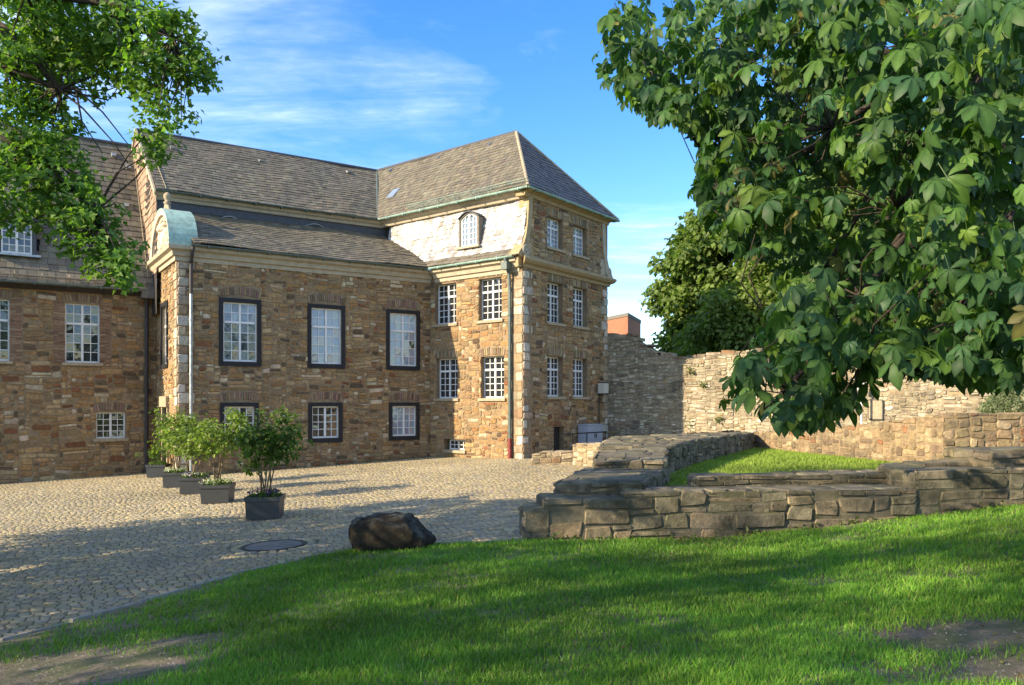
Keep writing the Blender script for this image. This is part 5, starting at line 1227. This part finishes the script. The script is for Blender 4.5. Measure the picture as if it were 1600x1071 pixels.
# ------------------------------------------------------------------ grass
def dirt(x, y):
    d = np.zeros(np.shape(x))
    for px, py, rx, ry, k in ((30, 1055, 1.5, .8, 1.3), (190, 1050, .55, .3, .8), (170, 985, .55, .35, .8), (1560, 985, .8, .5, 1.0), (1480, 1000, .6, .3, .8), (1590, 1050, .9, .35, 1.2), (1300, 985, .5, .3, .35), (640, 1040, .5, .2, .35), (1380, 880, .5, .25, .35), (300, 1000, .5, .25, .6)):
        q = on_lawn(px, py); d = d+k*np.exp(-(((x-q[0])/rx)**2+((y-q[1])/ry)**2))
    return d
def grass():
    rg = np.random.default_rng(101); n = 420000
    Y = np.exp(rg.uniform(math.log(3.6), math.log(13.3), n)); X = rg.uniform(-1, 1, n)*(.66*Y+.9)
    D = sdist(X, Y); ok = (D > -.05); X, Y, D = X[ok], Y[ok], D[ok]
    nz = .5*vnoise(X, Y, 1.7, 1)+.3*vnoise(X, Y, 4.5, 2)+.2*vnoise(X, Y, 11, 4)
    dens = 1.25-1.25*np.clip(dirt(X, Y)+.55*(nz-.5)-.12, 0, 1)-np.where(nz < .3, .55, 0)
    dens *= np.where(D < .35, np.clip(.25+D*1.6+(nz-.5), 0.05, 1), 1)*np.where((X < -3.2) & (D < .9), np.clip(D*1.1+(nz-.5)*1.2-.1, .02, 1), 1)
    ok = rg.random(len(X)) < dens; X, Y, nz = X[ok], Y[ok], nz[ok]; n = len(X)
    Z = lawn_z(X, Y)-.008
    h = rg.uniform(.022, .068, n)*(.45+1.1*nz)*np.where(rg.random(n) < .03, 1.5, 1); w = .0026*(1+.16*(Y-4))*rg.uniform(.8, 1.3, n)
    an = rg.uniform(0, 6.283, n); lean = rg.uniform(.1, .8, n)*h; la = rg.uniform(0, 6.283, n)
    dx, dy = np.cos(an)*w, np.sin(an)*w; lx, ly = np.cos(la)*lean, np.sin(la)*lean
    V = np.zeros((n, 5, 3)); 
    for k, (s, hh, ll_) in enumerate(((-1, 0, 0), (1, 0, 0), (-.75, .55, .35), (.75, .55, .35), (0, 1, 1))):
        V[:, k, 0] = X+dx*s+lx*ll_; V[:, k, 1] = Y+dy*s+ly*ll_; V[:, k, 2] = Z+h*hh
    Fc = np.array([(0, 1, 3), (0, 3, 2), (2, 3, 4)])
    base = np.array([(.115, .25, .026), (.15, .28, .034), (.09, .205, .024), (.22, .26, .06)]); C = base[rg.choice(4, n, p=(.4, .3, .22, .08))]*rg.uniform(.75, 1.25, (n, 1))*(.75+.5*vnoise(X, Y, .55, 9))[:, None]
    o = link('grass', mesh_np('grass', V.reshape(-1, 3), (Fc[None]+5*np.arange(n)[:, None, None]).reshape(-1, 3), 'grass', np.repeat(C, 5, 0)))
    stuff(o); tag(o, 'short green lawn grass thinning to bare soil in places', 'grass')
    # fallen leaves, clover and grit
    m = 900; Y2 = np.exp(rg.uniform(math.log(4), math.log(11.5), m)); X2 = rg.uniform(-1, 1, m)*(.64*Y2+.3); k = sdist(X2, Y2) > .1; X2, Y2 = X2[k], Y2[k]; m = len(X2)
    P2 = np.stack([X2, Y2, lawn_z(X2, Y2)+rg.uniform(.006, .03, m)], 1); nr = np.array((0, 0, 1.))+rg.normal(size=(m, 3))*.35
    V2, F2, C2_ = leaves(P2, rg.uniform(.018, .05, m), orient(nr, rg.normal(size=(m, 3))), OVAL, OVALF, np.array([(.16, .11, .05), (.22, .19, .06), (.10, .14, .04), (.12, .075, .04)])[rg.integers(0, 4, m)])
    stuff(tag(link('fallen_leaves', mesh_np('fallen_leaves', V2, F2, 'leaf', C2_)), 'small dry leaves scattered over the lawn', 'leaves'))
    m = 9000; Y2 = np.exp(rg.uniform(math.log(4), math.log(10), m)); X2 = rg.uniform(-1, 1, m)*(.64*Y2+.3); k = (sdist(X2, Y2) > .03) & (dirt(X2, Y2) > rg.uniform(.25, .9, m)); X2, Y2 = X2[k], Y2[k]; m = len(X2)
    z2 = lawn_z(X2, Y2); sz = rg.uniform(.003, .012, m)**1.0
    oct_ = np.array([(1, 0, 0), (0, 1, 0), (-1, 0, 0), (0, -1, 0), (0, 0, .7)]); V2 = oct_[None]*sz[:, None, None]*rg.uniform(.6, 1.4, (m, 5, 1))+np.stack([X2, Y2, z2], 1)[:, None]
    F2 = np.array([(0, 1, 4), (1, 2, 4), (2, 3, 4), (3, 0, 4)]); C2_ = np.repeat(np.array((.22, .19, .15))*rg.uniform(.5, 1.5, (m, 1)), 5, 0)
    stuff(tag(link('grit', mesh_np('grit', V2.reshape(-1, 3), (F2[None]+5*np.arange(m)[:, None, None]).reshape(-1, 3), 'cobble', C2_)), 'loose grit on the bare soil patches of the lawn', 'gravel'))
    # enclosed grass
    n = 60000; Y = rg.uniform(12.8, 25, n); X = rg.uniform(2.6, 13, n)
    poly = np.array([(2.4, 12.7), (12.5, 13.2), (12.8, 17.2), (9.3, 17.3), tuple(r1), tuple(r0), (7.4, 24.6), (4.5, 19.0), (3.2, 15.8)])
    ins = np.zeros(n, bool); j = len(poly)-1
    for i in range(len(poly)):
        c = ((poly[i, 1] > Y) != (poly[j, 1] > Y)) & (X < (poly[j, 0]-poly[i, 0])*(Y-poly[i, 1])/(poly[j, 1]-poly[i, 1]+1e-12)+poly[i, 0]); ins ^= c; j = i
    X, Y = X[ins], Y[ins]; n = len(X); V = np.zeros((n, 3, 3)); h = rg.uniform(.04, .09, n); an = rg.uniform(0, 6.28, n)
    V[:, 0] = np.stack([X-np.cos(an)*.014, Y-np.sin(an)*.014, np.full(n, -1.45)], 1); V[:, 1] = np.stack([X+np.cos(an)*.014, Y+np.sin(an)*.014, np.full(n, -1.45)], 1); V[:, 2] = np.stack([X+rg.normal(size=n)*.03, Y+rg.normal(size=n)*.03, -1.44+h], 1)
    C = np.array((.19, .27, .04))*rg.uniform(.7, 1.3, (n, 1))
    o = link('enclosed_grass_blades', mesh_np('enclosed_grass_blades', V.reshape(-1, 3), np.arange(3*n).reshape(-1, 3), 'grass', np.repeat(C, 3, 0))); stuff(o); tag(o, 'bright sunlit grass inside the ruin walls', 'grass')
    # weeds on the old walls and along their feet
    cen, rad, cnt = [], [], []
    for px, py in ((1080, 580), (1100, 600), (1165, 585), (1125, 655), (1075, 660), (1070, 692), (1420, 585), (1320, 605), (1255, 640), (1110, 690), (1490, 590), (1240, 590)):
        a, b = onp(fbw, px, py); cen.append(fbw(a, b, .05)); rad.append(rg.uniform(.14, .32)); cnt.append(int(rg.integers(25, 60)))
    V, Fc, C = cloud(cen, rad, cnt, rg, LANCE, LANCEF, (.08, .16), [((.10, .14, .035), 1), ((.14, .17, .06), 1)], .8, .4)
    stuff(tag(link('wall_weeds', mesh_np('wall_weeds', V, Fc, 'leaf', C)), 'small weeds rooted in the joints of the boundary wall', 'weeds'))
    cen, rad, cnt = [], [], []
    for s in np.arange(.1, 9, .16):
        p = W0+s*U-(.05+.06*rg.random())*UB
        if rg.random() < .65: cen.append(np.array((*p, float(lawn_z(*p))+.02))); rad.append(rg.uniform(.05, .14)); cnt.append(int(rg.integers(6, 22)))
    for s in np.arange(.1, 8.6, .3):
        p = C1+s*DM+.1*NM; cen.append(np.array((*p, float(court_z(*p))+.03))); rad.append(rg.uniform(.06, .14)); cnt.append(int(rg.integers(5, 16)))
    V, Fc, C = cloud(cen, rad, cnt, rg, LANCE, LANCEF, (.05, .12), [((.07, .11, .03), 1), ((.11, .13, .05), 1)], .8, .4)
    stuff(tag(link('wall_foot_weeds', mesh_np('wall_foot_weeds', V, Fc, 'leaf', C)), 'weeds growing along the foot of the walls', 'weeds'))
grass()

# ------------------------------------------------------------------ planters
def planter(loc, w, h, crown_h, crown_w, style, flowers, label, seed):
    rg = np.random.default_rng(seed); t = thing('planter', label, 'planter', loc, 'planters in a row on the yard'); L_ = np.array(loc)
    fr = frame(L_, (math.cos(.12), math.sin(.12), 0), (-math.sin(.12), math.cos(.12), 0), (0, 0, 1)); a = w/2
    mb = MB(); V = []
    for s, z in ((.94, 0), (1, h-.07), (1.06, h-.07), (1.06, h), (.94, h), (.92, h-.1)): V += [fr(x*a*s, y*a*s, z) for x, y in ((-1, -1), (1, -1), (1, 1), (-1, 1))]
    mb.add(V, [(l*4+k, l*4+(k+1) % 4, l*4+4+(k+1) % 4, l*4+4+k) for l in range(5) for k in range(4)]+[(3, 2, 1, 0)]); mb.build('box', 'planter', t)
    mb = MB(); mb.add([fr(x*a*.93, y*a*.93, h-.06) for x, y in ((-1, -1), (1, -1), (1, 1), (-1, 1))], [(0, 1, 2, 3)]); mb.build('soil', 'soil', t)
    if style == 'bush':
        cen = [fr(0, 0, h+crown_h*.45)+rg.normal(size=3)*(crown_w*.24, crown_w*.24, crown_h*.22) for _ in range(26)]
        V, Fc, C = cloud(cen, rg.uniform(.08, .14, 26), [40]*26, rg, OVAL, OVALF, (.04, .065), GREEN, .9, .7); link('foliage', mesh_np('foliage', V, Fc, 'leaf', C), t)
    else:
        mb = MB(); tips = []; n = 7
        for k in range(n):
            an = k*2.4+rg.uniform(-.3, .3); r_ = crown_w*.5*rg.uniform(.45, 1); zz = h+crown_h*rg.uniform(.55, 1)
            p0 = fr(rg.normal()*.05, rg.normal()*.05, h-.08); p3 = fr(r_*math.cos(an), r_*math.sin(an), zz); p1 = p0+(p3-p0)*np.array((.25, .25, .45)); p2 = p0+(p3-p0)*np.array((.65, .65, .8))
            mb.tube([p0, p1, p2, p3], .017, .006, 6); tips += [p1+(p2-p1)*.6, p2, (p2+p3)/2, p3]
            for _ in range(3):
                q = p2+(p3-p2)*rg.uniform(0, 1); e = q+np.array((rg.normal()*.16, rg.normal()*.16, rg.uniform(-.22, .12))); mb.tube([q, (q+e)/2+np.array((0, 0, .04)), e], .006, .003, 4); tips.append(e)
        mb.build('stems', 'stem', t, True)
        tips = [p for p in tips if p[2] > L_[2]+h+crown_h*.22]
        cen = []
        for p in tips:
            cen += [p+rg.normal(size=3)*(.07, .07, .07) for _ in range(2)]
        m = len(cen); cs = GREEN if style == 'dark' else GREEN_Y+[((.18, .25, .05), 4)]
        V, Fc, C = cloud(cen, rg.uniform(.11, .19, m), [17]*m, rg, OVAL, OVALF, (.07, .125), cs, .9, .55); link('foliage', mesh_np('foliage', V, Fc, 'leaf', C), t)
    cen = [fr(rg.uniform(-.9, .9)*a, rg.uniform(-.9, .9)*a, h+.02+rg.uniform(0, .05)) for _ in range(30)]
    V, Fc, C = cloud(cen, rg.uniform(.05, .09, 30), [12]*30, rg, OVAL, OVALF, (.035, .06), GREEN, .8, .6); link('undergrowth', mesh_np('undergrowth', V, Fc, 'leaf', C), t)
    if flowers:
        cen = [fr(rg.uniform(-1, 1)*a, rg.uniform(-1, 1)*a, h+.06+rg.uniform(0, .06)) for _ in range(34)]
        V, Fc, C = cloud(cen, rg.uniform(.03, .05, 34), [8]*34, rg, OVAL, OVALF, (.025, .045), flowers, .8, .8); link('flowers', mesh_np('flowers', V, Fc, 'flower', C), t)
PU = [((.16, .10, .42), 3), ((.10, .06, .28), 2)]; WH = [((.72, .70, .55), 3), ((.6, .6, .4), 1)]; PUD = [((.07, .05, .2), 3), ((.05, .04, .12), 2)]
for (px, py, w, ch, cw, st, fl_, lab, sd_) in ((242, 747, .56, .85, .75, 'bush', None, 'dark square planter with a low clipped bush by the end wall', 1),
        (270, 763, .56, 1.55, 1.15, 'light', WH, 'dark square planter with a leafy shrub above pale flowers, second from the wall', 2),
        (298, 773, .58, 1.5, 1.3, 'light', PU+WH, 'dark square planter with a shrub above purple and white flowers', 3),
        (334, 788, .6, 1.55, 1.25, 'light', WH, 'dark square planter with a thin stemmed shrub above cream flowers', 4),
        (408, 813, .6, 1.55, 1.25, 'dark', PUD, 'dark square planter with a dark leaved shrub above deep purple flowers', 5)):
    q = on_court(px, py); planter((q[0], q[1]+w*.4, float(court_z(q[0], q[1]))+.015), w, .40, ch, cw, st, fl_, lab, sd_)
# grey green shrub on the terrace
def shrub():
    p = at(1585, 648, 19.0); t = thing('terrace_shrub', 'rounded grey green shrub on top of the retaining wall', 'shrub', (p[0], p[1], -.5)); rg = np.random.default_rng(7)
    cen = []
    for _ in range(150):
        q = rg.normal(size=3); q /= np.linalg.norm(q); q[2] = abs(q[2])*1.0-.15; cen.append(np.array((p[0]+.3, p[1], -.35))+q*np.array((1.0, .9, .95))*rg.uniform(.6, 1)**.5)
    V, Fc, C = cloud(cen, rg.uniform(.12, .2, 150), [60]*150, rg, LANCE, LANCEF, (.05, .1), [((.20, .23, .13), 3), ((.15, .19, .10), 3), ((.26, .28, .17), 1)], .9, .5); link('foliage', mesh_np('foliage', V, Fc, 'leaf', C), t)
    mb = MB()
    for k in range(9):
        an = k*.7; mb.tube([(p[0]+.3, p[1], -.6), (p[0]+.3+.3*math.cos(an), p[1]+.3*math.sin(an), .0), (p[0]+.3+.75*math.cos(an), p[1]+.7*math.sin(an), .3)], .03, .008, 5)
    mb.build('stems', 'stem', t)
shrub()

for o in list(COL.objects):
    if o.parent is None and o not in (cam_o, sun): o.location.z += EYE
